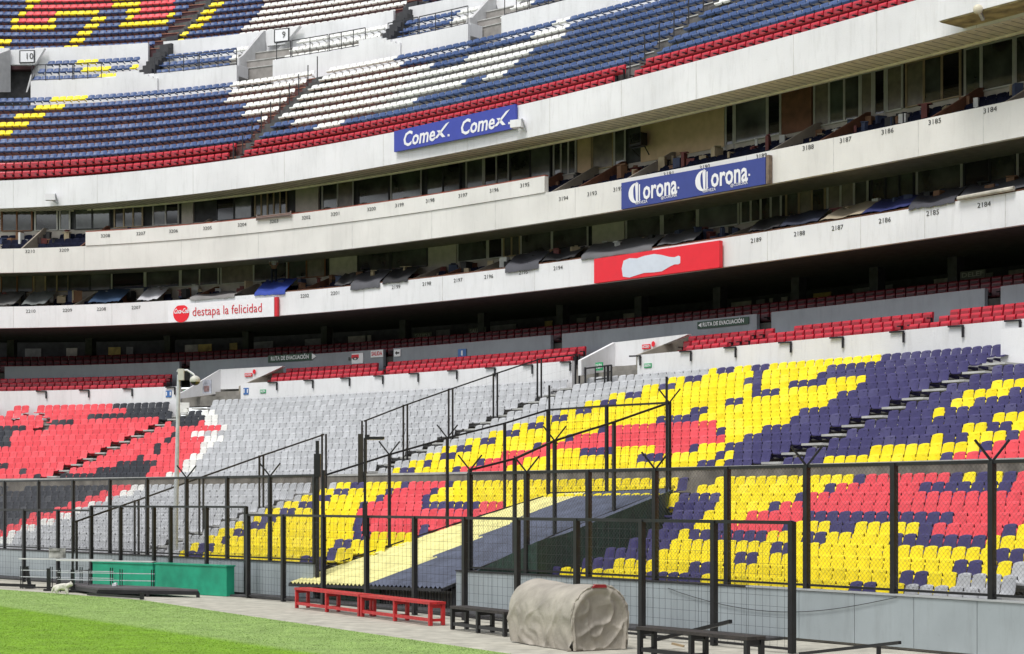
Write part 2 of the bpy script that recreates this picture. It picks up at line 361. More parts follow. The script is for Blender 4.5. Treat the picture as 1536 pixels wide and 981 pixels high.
# ------------------------------------------------------------------ lower bowl terraces
def terrace(rowf, zf, nrow, depth, mats, name, nose=.05):
    m = MB(); n = nrow; N = 0
    for k in range(n):
        P = rowf(k)[::6]; Q = offs(P, depth/2+.06); A = offs(P, -depth/2+.06)
        if k < n-1: Q = offs(rowf(k+1)[::6], -depth/2+.06)
        z, zl = zf(k), (zf(k-1) if k else zf(0)-.5)
        for i in range(len(P)-1):
            m.mi = 0; m.poly([(*A[i], z), (*A[i+1], z), (*Q[i+1], z), (*Q[i], z)])
            m.poly([(*A[i], zl), (*A[i+1], zl), (*A[i+1], z-.07), (*A[i], z-.07)])
        m.mi = 1; B = offs(P, -depth/2+.02)
        for i in range(len(P)-1):
            m.poly([(*B[i], z-.07), (*B[i+1], z-.07), (*B[i+1], z+.004), (*B[i], z+.004)])
            m.poly([(*B[i], z-.07), (*A[i], z-.07), (*A[i+1], z-.07), (*B[i+1], z-.07)])
            m.poly([(*B[i], z+.004), (*B[i+1], z+.004), (*offs(P, -depth/2+.15)[i+1], z+.004), (*offs(P, -depth/2+.15)[i], z+.004)]) if False else None
    return m.build(name, mats)
lt = terrace(Lrow, LZ, 11, .75, [M_conc, M_nose], 'lower_terrace'); tag(lt, kind='structure')
ut = terrace(Urow, UZ, 14, .7, [M_conc, M_nose], 'middle_terrace'); tag(ut, kind='structure')
# walkway between the two blocks and the low wall above it
m = MB(); A = offs(Lrow(10)[::6], .43); B = offs(U0[::6], -.5); Bm = match(A, offs(U0, -.5))
for i in range(len(A)-1): m.poly([(*A[i], LZ(10)), (*A[i+1], LZ(10)), (*Bm[i+1], LZ(10)), (*Bm[i], LZ(10))])
tag(m.build('walkway', M_conc), kind='structure')
m = MB(); m.mi = 0; ribbon(m, U0[::6], -.52, -.38, LZ(10)-.1, 4.02); m.mi = 1; ribbon(m, U0[::6], -.55, -.36, 4.02, 4.10)
o = m.build('walkway_wall', [mat('stained_walkway_concrete', (.22, .2, .17), .9, .2, 1.5, streak=.25), M_nose])
tag(o, 'long low brownish concrete wall with pale coping between the two seat blocks', 'wall')

# pitch wall of separate panels, open at the players' tunnel
pw = empty('pitch_wall', (*atx(WALL, 1240), 0), 'pale grey panelled wall between the running track and the lowest seats', 'wall')
cW, sW = colof(WALL), arc(WALL)
def wall_run(xa, xb, step=1.62):
    sa, sb = np.interp(xa, cW, sW), np.interp(xb, cW, sW); n = max(1, round((sb-sa)/step)); q = np.linspace(sa, sb, n+1)
    for i in range(n):
        s0, s1 = q[i]+.008, q[i+1]-.008
        m = MB(); a = np.array([np.interp(s0, sW, WALL[:, 0]), np.interp(s0, sW, WALL[:, 1])]); b = np.array([np.interp(s1, sW, WALL[:, 0]), np.interp(s1, sW, WALL[:, 1])])
        d = (b-a)/np.linalg.norm(b-a); nn = np.array([-d[1], d[0]]); nn = nn if nn[1] > 0 else -nn
        jz = random.uniform(-.006, .006)
        m.prism([(*a, .05), (*b, .05), (*b, WZ-.04+jz), (*a, WZ-.04+jz)], (nn[0]*.06, nn[1]*.06, 0)); m.build('panel', M_panel, pw)
    P = sub(WALL, xa, xb, 40); m = MB(); ribbon(m, P, .065, .2, 0, WZ-.045); m.build('backing', M_conc, pw)
    m = MB(); ribbon(m, P, -.03, .24, WZ-.035, WZ); m.build('coping', mat('pale_coping', (.4, .42, .42), .6, .05) if xa > 800 else M_dark, pw)
wall_run(-230, 470); wall_run(684, 1120); wall_run(1120, 1930)

# ------------------------------------------------------------------ seats
def profile_seat(across, prof, width, wing=.06, corner=.75):
    """shell seat: prof = list of (y, z, widthscale); returns verts, faces"""
    v = []; f = []; na = len(across)
    for j, (y, z, ws) in enumerate(prof):
        for u in across:
            v.append((u*width/2*ws, y-wing*u*u*(1 if j >= 3 else .0), z+(.012*u*u if j < 3 else -.03*(abs(u)**3 if j >= len(prof)-3 else 0))))
    for j in range(len(prof)-1):
        for i in range(na-1):
            a = j*na+i; f.append((a, a+1, a+na+1, a+na))
    return np.array(v), f
BK_V, BK_F = profile_seat([-1, -.55, 0, .55, 1], [(-.24, .33, .9), (-.25, .385, .95), (-.06, .375, 1), (.10, .39, 1), (.145, .46, 1), (.18, .62, .98), (.215, .755, .90), (.235, .80, .78), (.27, .795, .76), (.275, .70, .9)], .47)
UP_V, UP_F = profile_seat([-1, -.4, .4, 1], [(-.15, .215, .85), (-.23, .265, .95), (-.225, .335, 1), (.02, .325, 1), (.12, .39, 1), (.175, .52, .97), (.20, .615, .86), (.235, .625, .74), (.25, .5, .9)], .465)
def legs(V, F_, x=.05, z0=.27, z1=.33):
    n = len(V); V = np.vstack([V, [(-x, -.02, z0), (x, -.02, z0), (x, -.02, z1), (-x, -.02, z1), (-x, .40, z0-.05), (x, .40, z0-.05), (x, .40, z1), (-x, .40, z1)]])
    return V, F_+[tuple(n+q for q in t) for t in ((0, 1, 2, 3), (5, 4, 7, 6), (1, 5, 6, 2), (4, 0, 3, 7))]
def slot(V, F_, y, z, w=.06):
    n = len(V); V = np.vstack([V, [(-w, y, z), (w, y, z), (w, y-.022, z-.006), (-w, y-.022, z-.006), (w, y-.012, z-.03), (-w, y-.012, z-.03)]]); return V, F_+[(n, n+1, n+2, n+3), (n+3, n+2, n+4, n+5)]
BK_V, BK_F = slot(BK_V, BK_F, .212, .745)
BK_V, BK_F = legs(BK_V, BK_F); UP_V, UP_F = legs(UP_V, UP_F, x=.02, z0=.3, z1=.33)
# folding red seat: tipped back, seat pad, two black arms; material 0 red, 1 dark red, 2 black
def folding():
    m = MB(); m.mi = 0
    for prof, mi in (([(.10, .46), (.13, .80), (.16, .855), (.24, .86), (.26, .82), (.22, .46)], 0), ([(-.20, .42), (-.22, .47), (.10, .49), (.10, .42)], 1)):
        m.mi = mi; m.prism([(-.205, y, z) for y, z in prof], (.41, 0, 0))
    m.mi = 1; m.prism([(-.17, .07, .5), (-.17, .10, .5), (-.17, .128, .76), (-.17, .098, .76)], (.34, 0, 0))
    m.mi = 2
    for x in (-.235, .205):
        m.prism([(x, -.16, .63), (x, -.19, .58), (x, .05, .60), (x, .07, .30), (x, .14, .0), (x, .2, .0), (x, .14, .64)], (.03, 0, 0))
    return np.array(m.v), m.f, m.i
FO_V, FO_F, FO_I = folding()
def tmpl_mesh(name, V, Fc, mats, idx, smooth):
    return mkmesh(name, V, Fc, mats, idx, smooth)
def bulk(name, V, Fc, inst, mats, fidx=None, smooth=True):
    """inst: list of (x,y,z,nx,ny,matindex); one joined mesh"""
    I = np.array(inst, float); n = len(I); nv = len(V)
    nx, ny = I[:, 3], I[:, 4]; tx, ty = ny, -nx
    sc_ = I[:, 6, None] if I.shape[1] > 6 else 1.0; X = V[None, :, 0]*sc_; Y = V[None, :, 1]
    out = np.empty((n, nv, 3)); out[:, :, 0] = I[:, 0, None]+tx[:, None]*X+nx[:, None]*Y
    out[:, :, 1] = I[:, 1, None]+ty[:, None]*X+ny[:, None]*Y; out[:, :, 2] = I[:, 2, None]+V[None, :, 2]
    sizes = [len(f) for f in Fc]; flat = np.concatenate([np.array(f) for f in Fc]); nl = len(flat)
    me = bpy.data.meshes.new(name); me.vertices.add(n*nv); me.vertices.foreach_set('co', out.ravel())
    me.loops.add(n*nl); me.loops.foreach_set('vertex_index', (flat[None]+(np.arange(n)*nv)[:, None]).ravel().astype(np.int32))
    me.polygons.add(n*len(Fc)); ls = np.concatenate([[0], np.cumsum(sizes)[:-1]])
    me.polygons.foreach_set('loop_start', (ls[None]+(np.arange(n)*nl)[:, None]).ravel().astype(np.int32))
    if fidx is None: mi = np.repeat(I[:, 5].astype(np.int32), len(Fc))
    else: mi = np.tile(np.array(fidx, np.int32), n)
    for m in mats: me.materials.append(m)
    me.polygons.foreach_set('material_index', mi); me.polygons.foreach_set('use_smooth', np.full(n*len(Fc), smooth))
    me.update(calc_edges=True); me.validate()
    return link(name, me)
def runs(s):
    r = []
    for t in s.split(): r.append((t[0], float(t[1:])))
    return r
def pick(r, x):
    for c, e in r:
        if x < e: return c
    return r[-1][0]
LR = ["G262 Y279 N297 Y439 N481 Y800 N836 Y959 N1043 Y1273 N1315 Y1360 G9999",
"W12 G283 Y298 N318 Y481 N496 Y800 N907 Y1034 N1066 Y1347 N1385 Y1431 G9999",
"R3 W20 G304 Y324 N344 Y500 N523 Y800 N977 Y1096 N1123 Y1423 N1469 Y1519 G9999",
"K5 R28 W50 G326 Y348 N366 Y528 N547 Y800 N1004 Y1156 N1184 Y1481 N1525 Y9999",
"K23 R55 W75 G351 Y373 N392 Y531 N541 R627 N632 Y800 N1012 Y1032 N1145 Y1196 N1234 Y1332 N1481 Y9999",
"K40 R85 W105 G373 Y391 N413 Y531 N540 R900 N1038 Y1066 N1087 R1169 N1185 Y1241 N1276 Y1376 N1394 R1504 N1525 Y9999",
"K75 R109 W120 G398 Y421 N440 Y526 N536 R900 N1056 Y1106 N1122 R1204 N1432 R9999",
"K98 R132 W142 G423 Y444 N464 Y539 N548 R626 N719 R900 N1061 Y1142 N1158 R9999",
"K127 R153 W167 G449 Y471 N489 Y556 N567 R631 N641 Y1015 N1073 Y1188 N1204 R9999",
"K150 R178 W192 G472 Y493 N514 Y574 N581 R640 N651 Y1225 N1240 R1366 N1505 R9999",
"K162 R197 W215 G499 Y522 N541 Y598 N607 R662 N674 Y1014 N1030 Y1274 N1291 R1420 N1437 Y1458 N1477 Y1500 N1519 R9999"]
UR = ["R33 K41 R52 K220 R247 W268 G580 Y601 N621 Y679 N688 R755 Y1037 N1064 Y1080 N1232 Y1409 N1426 R9999",
"R22 K33 R140 K222 R268 W287 G606 Y627 N648 Y716 N728 R783 Y957 N984 Y1067 N1080 Y1096 N1300 Y1462 N1478 R9999",
"K4 R173 K228 R274 W289 G634 Y656 N674 Y744 N753 R820 Y863 N918 Y975 R1031 N1045 Y1088 N1394 Y1414 N1450 Y1506 N1521 R9999",
"R205 K211 R283 W298 G664 Y687 N708 Y800 N813 R1077 N1090 Y1105 N1430 Y1468 N1504 Y9999",
"R228 K236 R293 W310 G698 Y722 N744 Y847 N859 R1077 N1090 Y1132 N1486 Y9999",
"R230 K240 R302 W321 G725 Y749 N770 Y899 N908 R1066 N1077 Y1174 N1392 Y1411 N9999",
"K13 R247 K255 R308 W328 G764 Y786 N808 Y985 N1051 Y1201 N1423 Y1460 N9999",
"K12 R258 K262 R284 W304 G314 W323 G800 Y825 N847 Y1038 N1063 Y1240 N1448 Y1501 N9999",
"K12 R258 K263 R325 W335 G841 Y865 N888 Y1082 N1106 Y1246 N1480 Y9999",
"K41 R259 K299 R308 W326 G879 Y903 N926 Y1121 N1159 Y1280 N1530 Y9999",
"R65 K108 R250 K303 W325 G913 Y938 N960 Y1120 N1144 Y1185 N1240 Y1290 N9999",
"R132 K298 W317 G959 Y983 N1006 Y1116 N1139 Y1222 N9999",
"R187 K300 G1003 Y1026 N1049 Y1121 N1144 Y1240 N9999",
"R167 K300 G1053 Y1077 N1103 Y1123 N1147 Y1316 N9999"]
def px_tab(t0, t1=None):
    def f(x, w=0.0):
        a_ = np.interp(x, [p[0] for p in t0], [p[1] for p in t0])
        if t1 is None: return a_
        return a_*(1-w)+np.interp(x, [p[0] for p in t1], [p[1] for p in t1])*w
    return f
PXL = px_tab([(100, 10.8), (400, 12.3), (850, 15.8), (1010, 16.5), (1380, 21.6), (1520, 23)], [(60, 9.9), (300, 10.3), (640, 11), (850, 13.2), (1150, 15.7), (1350, 18), (1500, 20.5)])
PXU = px_tab([(0, 10.4), (120, 10), (350, 9.6), (640, 11.3), (790, 11.8), (1050, 13.3), (1200, 15), (1300, 17.5), (1500, 20)], [(60, 11.7), (150, 11), (330, 9.8), (600, 9.8), (700, 10.8), (900, 11.7), (1100, 13), (1380, 15.1), (1500, 15.4)])
PXB = px_tab([(0, 11.4), (200, 10.3), (400, 10.2), (650, 10.2), (850, 10.6), (1000, 11.5), (1200, 13.3), (1400, 14.5)])
PXR = px_tab([(0, 12.3), (200, 11.5), (300, 10.8), (600, 9.8), (800, 10.8), (1100, 13.5), (1380, 15)])
PXQ = px_tab([(0, 11.5), (250, 10.8), (480, 9.7), (700, 10.6), (830, 12), (1080, 12.6), (1200, 14.2), (1480, 16.5)])
def place_row(P, z, skips, pitch=.49, colrun=None, x0=-120, x1=1900, pxf=None, w=0.0):
    """seats along a row with the seat spacing measured for that stretch; skips = (column, half width m) or ('span', xa, xb)"""
    c, s = colof(P), arc(P); nrm = normals(P); res = []
    if pxf is None: n_cum = s/pitch
    else:
        dens = np.gradient(c, s)/np.array([pxf(x, w) for x in c]); dens = np.clip(dens, 1/.66, 1/.40)
        n_cum = np.concatenate([[0], np.cumsum((dens[1:]+dens[:-1])/2*np.diff(s))])
    edges = []
    for sk in skips:
        if sk[0] == 'span': edges.append((np.interp(sk[1], c, s), np.interp(sk[2], c, s)))
        else: q = np.interp(sk[0], c, s); edges.append((q-sk[1], q+sk[1]))
    edges.sort(); a = np.interp(x0, c, s); segs = []
    for e0, e1 in edges:
        if e0 > a: segs.append((a, e0))
        a = max(a, e1)
    segs.append((a, np.interp(x1, c, s)))
    for a, b in segs:
        na, nb = np.interp(a, s, n_cum), np.interp(b, s, n_cum); n = int(nb-na+.42)
        if n < 1: continue
        st = na+(nb-na-n)/2
        for i in range(n):
            q = np.interp(st+i+.5, n_cum, s); wd = np.interp(st+i+1, n_cum, s)-np.interp(st+i, n_cum, s)
            x, y = np.interp(q, s, P[:, 0]), np.interp(q, s, P[:, 1]); nx, ny = np.interp(q, s, nrm[:, 0]), np.interp(q, s, nrm[:, 1])
            l = math.hypot(nx, ny); nx /= l; ny /= l
            px = CX+F*x/y; res.append((x, y, z, nx, ny, CODES.index(pick(colrun, px)) if colrun else 0, wd/.49, px))
    return res
lower = []                                  # (record, block, row)
rb = [821, 868, 898, 939, 966, 985, 1000, 1007]
for k in range(11):
    sk = [(20-25*(10-k), .6), (205+27.1*k, .55)]
    if k <= 7: sk.append(('span', 485+44*k if k < 4 else 480+39.5*k, rb[k]))
    elif k >= 9: sk.append((1023+(k-9)*23, .42 if k == 9 else .55))
    if k == 0: sk.append((1513, .55))
    if k == 1: sk.append((1550, .55))
    for r in place_row(Lrow(k), LZ(k), sk, colrun=runs(LR[k]), pxf=PXL, w=k/10): lower.append((r, 'L', k))
AC = lambda k: 1147+30.3*k
for k in range(14):
    sk = [(72+18.0*k-.02*k*k, .62), (550+24*k, .6), (AC(k) if k < 13 else 1545, .78)]
    if k >= 12: sk.append(('span', 250, 313))
    if k >= 11: sk.append(('span', AC(k), 1990))
    for r in place_row(Urow(k), UZ(k), sk, colrun=runs(UR[k]), pxf=PXU, w=k/13):
        if k >= 9 and r[7] < 82 and random.random() < .22: continue
        lower.append((r, 'U', k))
vis = [t for t in lower if 0 < t[0][7] < 1536]
vis.sort(key=lambda t: t[0][1]); chosen = vis[:300]; ids = {id(t) for t in chosen}
byrow = {}
for t in lower:
    if t[0][7] < 1536: byrow.setdefault((t[1], t[2]), []).append(t)
rank = {}
for kk, l in byrow.items():
    for i, t in enumerate(sorted(l, key=lambda t: -t[0][7])): rank[id(t)] = i+1
def nth(n): return f"{n}{'th' if 10 <= n % 100 <= 20 else {1: 'st', 2: 'nd', 3: 'rd'}.get(n % 10, 'th')}"
SM = {c: mkmesh('stadium_seat', BK_V, BK_F, [SEAT[c]], smooth=True) for c in CODES}
for t in chosen:
    r = t[0]; c = CODES[r[5]]; o = bpy.data.objects.new('stadium_seat', SM[c]); COL.objects.link(o)
    o.location = r[:3]; o.rotation_euler = (0, 0, math.atan2(-r[3], r[4])); o.scale = (r[6], 1, 1)
    row = 'front row' if t[2] == 0 else f'{nth(t[2]+1)} row'
    if t[1] == 'L': lab = f"{CNAME[c]} plastic bucket seat, {nth(rank[id(t)])} from picture's right edge, {row} above the grey wall"
    else: lab = f"{CNAME[c]} plastic bucket seat, {nth(rank[id(t)])} from picture's right edge, {row} above the walkway"
    tag(o, lab, 'stadium seat', 'bucket seats of the lower bowl')
rest = [t[0][:7] for t in lower if id(t) not in ids]
o = bulk('stadium_seats', BK_V, BK_F, rest, [SEAT[c] for c in CODES])
tag(o, 'hundreds of red, charcoal, grey, yellow and navy bucket seats filling the lower bowl', 'stadium seats', 'bucket seats of the lower bowl', 'stuff')

# steps of the aisles, parts of the terraces
def aisle_steps(rowf, zf, n, colf, parent, width, rise, k0=0):
    for k in range(k0, n):
        P = rowf(k); x = colf(k)
        if x < -60 or x > 1600: continue
        p = atx(P, x); t, nn = tn(P, x); ang = math.atan2(t[1], t[0]); c = p-nn*.47
        m = MB(); m.box((0, 0, 0), (width, .3, rise*.55), 0); me = mkmesh('step', m.v, m.f, M_nose)
        o = link('step', me, parent); o.location = (c[0], c[1], zf(k)-rise+rise*.275+.002); o.rotation_euler = (0, 0, ang); o.matrix_parent_inverse = Matrix.Identity(4)
def ledges(rowf, zf, n, colf, parent, hw, k0=0, w=.95):
    for k in range(k0, n):
        P = rowf(k); x = colf(k)
        if x < -40 or x > 1560: continue
        p = atx(P, x); t, nn = tn(P, x); ang = math.atan2(t[1], t[0]); c = p-t*(hw-w/2-.02)
        m = MB(); m.prism([(-w/2, -.3, .31), (w/2-.25, -.3, .31), (w/2, .1, .27), (w/2, .4, .27), (-w/2, .4, .31)], (0, 0, .07))
        m.prism([(w/2-.08, -.1, .0), (w/2-.08, .35, .0), (w/2-.08, .35, .28), (w/2-.08, -.1, .28)], (.06, 0, 0))
        o = link('ledge', mkmesh('ledge', m.v, m.f, M_nose), parent); o.location = (c[0], c[1], zf(k)+.002); o.rotation_euler = (0, 0, ang); o.matrix_parent_inverse = Matrix.Identity(4)
ledges(Urow, UZ, 14, lambda k: 72+18.0*k, ut, .62); ledges(Urow, UZ, 14, lambda k: 550+24*k, ut, .6); ledges(Urow, UZ, 13, AC, ut, .78, w=1.15)
ledges(Lrow, LZ, 11, lambda k: 205+27.1*k, lt, .55, w=.85); ledges(Lrow, LZ, 2, lambda k: 1513+37*k, lt, .55)
aisle_steps(Lrow, LZ, 11, lambda k: 205+27.1*k, lt, .95, .244)
aisle_steps(Urow, UZ, 14, lambda k: 72+18*k, ut, 1.0, .2985)
aisle_steps(Urow, UZ, 14, lambda k: 550+24*k, ut, 1.0, .2985)
aisle_steps(Urow, UZ, 13, AC, ut, 1.2, .2985)

# ------------------------------------------------------------------ parapet, red rows and grey wall
pp = empty('parapet_wall', (*atx(PAR, 700), 8.2), 'long white parapet wall above the middle seats, below the red folding rows', 'wall')
for xa, xb in ((-230, 268), (361, 858), (956, 1523), (1523, 1930)):
    m = MB(); ribbon(m, sub(PAR, xa, xb, 60), 0, .18, UZ(13)-.6, PZ if xb < 1600 else PZ); m.build('wall_section', M_white, pp)
GW = offs(PAR, 3.0)
redseats = []
def redrow(P, z, sk, tier, row, x0=-60, x1=1600):
    for r in place_row(P, z, sk, x0=x0, x1=x1, pxf=PXR if tier == 'upper' else PXQ): redseats.append((r, tier, row))
m = MB()
for k in range(3):
    P = offs(PAR, .62+.8*k); zt = 8.45+.29*k
    ribbon(m, P[::8], -.4, .42, zt-.5, zt)
    sk = [((262, 269, 276)[k], .9), ((575, 568, 590)[k] if k < 2 else 571, .25), (880+8*k, .8), ((1105, 1135, 1170)[k], .5), ((1350, 1392, 1410)[k], .35)]
    if k < 2: sk += [('span', 268, 405)]
    else: sk += [('span', 262, 424)]
    sk += [('span', 870-8*(2-k), 1022)] if k < 2 else [('span', 925, 1030)]
    redrow(P, zt, sk, 'lower', k)
tag(m.build('red_row_terrace', M_conc), kind='structure')
gw = empty('grey_wall', (*atx(GW, 700), 9.3), 'mid grey wall with dark doorways behind the lower red folding rows', 'wall')
gx = [-230, -12, 7, 269, 285, 575, 590, 826, 843, 1135, 1157, 1477, 1501, 1930]
for i in range(0, len(gx), 2):
    m = MB(); ribbon(m, sub(GW, gx[i], gx[i+1], 50), 0, .18, 9.0, 10.62); m.build('wall_section', M_greyw, gw)
# deep shaded concourse behind it
m = MB(); P = GW[::8]
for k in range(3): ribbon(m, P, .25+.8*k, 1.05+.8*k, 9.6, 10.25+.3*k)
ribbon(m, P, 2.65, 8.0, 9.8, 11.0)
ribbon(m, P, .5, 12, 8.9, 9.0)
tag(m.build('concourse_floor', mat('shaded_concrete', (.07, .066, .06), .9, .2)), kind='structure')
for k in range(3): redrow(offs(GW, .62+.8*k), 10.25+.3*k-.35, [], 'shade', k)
cb = empty('concourse_wall', (*atx(offs(GW, 7.4), 700), 11), 'dark rear wall of the shaded concourse with pale door panels', 'wall')
BWc = offs(GW, 7.2)
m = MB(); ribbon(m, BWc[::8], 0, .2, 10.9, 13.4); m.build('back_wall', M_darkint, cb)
M_pale = mat('pale_concourse_panel', (.5, .47, .4), .8, .15); M_pyel = mat('yellow_concourse_panel', (.55, .42, .12), .8, .2); M_pgr = mat('grey_concourse_panel', (.25, .25, .24), .8, .15)
for xa, xb, mm in ((38, 62, M_pgr), (100, 116, M_pale), (131, 143, M_pgr), (163, 181, M_pyel), (190, 200, M_pgr), (278, 297, M_pale), (298, 318, M_pyel), (345, 356, M_pyel), (380, 410, M_pgr), (458, 500, M_pgr), (523, 548, M_pale), (552, 557, M_pale), (655, 675, M_pgr), (725, 775, M_pgr), (818, 829, M_pyel), (866, 880, M_pgr), (896, 899, M_pale), (936, 955, M_pale), (1098, 1128, M_pale), (1135, 1148, M_pgr), (1155, 1160, M_pale), (1173, 1182, M_pale), (1221, 1247, M_pyel), (1280, 1340, M_pgr), (1402, 1430, M_pale), (1437, 1490, M_pgr), (1514, 1536, M_pale)):
    m = MB(); ribbon(m, sub(BWc, xa, xb, 4), -.05, -.003, 11.02, 12.25); m.build('door_panel', mm, cb)
m = MB(); m.mi = 0
for x in range(-100, 1700, 118):
    p = atx(offs(GW, 3.4), x); t, nn = tn(GW, x); m.box((p[0], p[1], 11.6), (.45, .45, 1.85), math.atan2(t[1], t[0]))
tag(m.build('concourse_columns', M_darkint), 'row of dark concrete columns in the shaded concourse', 'columns', kind='structure')

# ------------------------------------------------------------------ balcony fronts and suites
def front(name, P, z0, z1, label, M, xa=-230, xb=1930):
    root = empty(name, (*atx(P, 700), z0), label, 'balcony wall', 'balcony walls of the suites')
    m = MB(); ribbon(m, sub(P, xa, xb, 140), 0, .22, z0, z1); m.build('wall_face', M, root); js = random.Random(int(z0*10)); x = 20
    while x < 1530:
        p = atx(offs(P, -.002), x); t, nn = tn(P, x); m = MB(); m.box((p[0], p[1], (z0+z1)/2), (.02, .012, z1-z0-.02), math.atan2(t[1], t[0])); m.build('joint', mat('grey_joint_sealant', (.58, .57, .55), .8, .1), root); x += js.uniform(95, 150)
    return root
f3 = front('balcony_wall', G2, 12.4, 13.56, 'lowest white balcony wall, stencilled with suite numbers beginning with 2', M_white)
f2 = front('balcony_wall', G2, 15.4, 16.7, 'middle cream balcony wall, stencilled with suite numbers beginning with 3', M_cream)
m = MB(); ribbon(m, sub(G2, 129, 818, 70), -.05, .2, 16.715, 17.44); m.build('raised_panel', M_cream, f2)
m = MB(); ribbon(m, sub(G2, 129, 818, 70), -.02, .2, 17.445, 17.5); m.build('rail_cap', mat('rusty_cap', (.25, .06, .035), .8, .2), f2)
m = MB(); ribbon(m, sub(G2, 430, 1620, 70), .02, .2, 13.57, 13.62); m.build('rail_cap', M_intdk, f3)
f1 = front('balcony_wall', G1, 19.3, 20.85, 'tall white front wall of the upper tier, topmost of the three, weathered', M_white)
# soffit of boards under the upper tier
sf = empty('soffit', (*atx(G1, 700), 19.3), 'beige boarded soffit under the white front wall of the upper tier', 'soffit')
m = MB(); P = sub(G1, -230, 1930, 420); A = offs(P, .02); B = offs(P, 1.6)
for i in range(len(P)-1):
    a0, a1, b0, b1 = A[i], A[i]+(A[i+1]-A[i])*.93, B[i], B[i]+(B[i+1]-B[i])*.93; dz = .012*(i % 2)
    m.poly([(*a0, 19.285+dz), (*a1, 19.285+dz), (*b1, 19.285+dz), (*b0, 19.285+dz)])
o = m.build('board', M_soff, sf); o['kind'] = 'stuff'
m = MB(); ribbon(m, sub(G1, -230, 1930, 140), .225, 1.6, 19.31, 19.34); m.build('backing', M_ceil, sf)
m = MB(); ribbon(m, sub(G1, -230, 1930, 140), 1.55, 1.66, 19.22, 19.34); m.build('edge_trim', M_soff, sf)
# floors, ceilings and back walls of the suites
m = MB(); Q = offs(G2, 0)[::8]
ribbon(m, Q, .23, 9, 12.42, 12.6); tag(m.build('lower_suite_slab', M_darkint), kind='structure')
m = MB(); ribbon(m, Q, .23, 3.8, 15.5, 15.62, 16.75, 16.87); tag(m.build('middle_suite_slab', M_ceil), kind='structure')
m = MB(); ribbon(m, G1[::8], .4, 9, 20.0, 20.08); tag(m.build('upper_suite_ceiling', M_ceil), kind='structure')
NUM3 = [(3184,1485),(3185,1402),(3186,1331),(3187,1268),(3188,1212),(3189,1142),(3190,1057),(3191,1003),(3192,927),(3193,888),(3194,845),(3195,787),(3196,741),(3197,694),(3198,645),(3199,599),(3200,557),(3201,503),(3202,459),(3203,411),(3204,363),(3205,311),(3206,260),(3207,211),(3208,158),(3209,96),(3210,45)]
NUM2 = [(2184,1476),(2185,1399),(2186,1327),(2187,1256),(2188,1199),(2189,1134),(2194,837),(2195,785),(2196,733),(2197,687),(2198,640),(2199,594),(2201,503),(2202,457),(2207,204),(2208,152),(2209,101),(2210,46)]
def number(n, x, P, z, parent, off=-.012):
    p = atx(offs(P, off), x); t, nn = tn(P, x)
    text_obj('suite_number', str(n), (p[0], p[1], z), (t[0], t[1], 0), .25, M_ink, parent, bold=.0, ext=.003, width=.56)
for n, x in NUM3:
    raised = 129 < x < 818
    number(n, x, G2, 17.18 if raised else (16.52 if x > 1160 or x < 130 else (16.55 if x > 960 else 16.3)), f2, -.066 if raised else -.012)
for n, x in NUM2: number(n, x, G2, 13.28, f3)
prng = random.Random(5)
PANES = [M_glass, M_glass, M_glass, mat('grey_reflective_glass', (.12, .125, .12), .08, .35, .6, spec=.8), mat('greenish_glass', (.07, .08, .065), .05, .4, .8, spec=.9), mat('curtained_glass', (.2, .17, .13), .3, .25, 3, col2=(.11, .09, .07)), mat('black_glass', (.012, .012, .013), .04, .3, .7, spec=.7)]
def suite_level(zf, zs, ztop, bounds, wins, name, wallmats, label, off=3.5):
    root = empty(name, (*atx(offs(G2, off), 700), zf), label, 'suite row')
    BW = offs(G2, off)
    m = MB(); ribbon(m, BW[::8], .0, .12, zf-.4, zs); m.build('sill_wall', M_int, root)
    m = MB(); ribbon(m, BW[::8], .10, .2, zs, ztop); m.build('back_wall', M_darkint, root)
    for xa, xb, n, st in wins:
        mm = {'w': M_fw, 't': M_ft, 'k': M_fk, 'b': M_fb}.get(st[0])
        if st in ('blank', 'cream', 'brown'):
            m = MB(); ribbon(m, sub(BW, xa, xb, 5), -.04, .09, zs-.05, ztop)
            m.build('wall_panel', {'blank': M_int, 'cream': mat('cream_suite_wall', (.56, .40, .25), .8, .06), 'brown': M_intdk}[st], root); continue
        Pn = sub(BW, xa, xb, 2); a, b = Pn; d = (b-a); L = np.linalg.norm(d); d = d/L; nn = np.array([-d[1], d[0]]); nn = nn if nn[1] > 0 else -nn
        w = MB(); lo = zs-(.75 if st.endswith('d') else 0)
        def pt(s, z, o=0): q = a+d*s+nn*o; return (q[0], q[1], z)
        fw = .05
        for s in [0]+[L*j/n for j in range(1, n)]+[L]: w.bar(pt(s, lo, -.03), pt(s, ztop-.05, -.03), fw, .08)
        w.bar(pt(0, lo, -.031), pt(L, lo, -.031), .07, fw); w.bar(pt(0, ztop-.08, -.031), pt(L, ztop-.08, -.031), .07, fw)
        wo = w.build('window', mm, root)
        for j in range(n):
            g = MB(); s0, s1 = L*j/n+.03, L*(j+1)/n-.03; tilt = random.uniform(-.02, .02)
            g.prism([pt(s0, lo+.03, 0), pt(s1, lo+.03, tilt), pt(s1, ztop-.1, tilt), pt(s0, ztop-.1, 0)], (nn[0]*.01, nn[1]*.01, 0))
            go = g.build('pane', prng.choice(PANES), wo)
            go.matrix_parent_inverse = Matrix.Identity(4)
    for x, mm in bounds:
        p = atx(offs(G2, .24), x); t, nn = tn(G2, x); q = p+nn*(off-.26)
        m = MB(); th = .09
        e1, e2 = ((.45, .12) if zf > 15 else (.28, -.12)); m.prism([(*p, zf-.55), (*q, zf-.2), (*q, zs+e2), (*(q-nn*.25), zs+e2-.03), (*p, zf+e1)], (t[0]*th, t[1]*th, 0)); m.build('partition', mm, root)
    return root
Z3F, Z2F = 16.25, 13.2
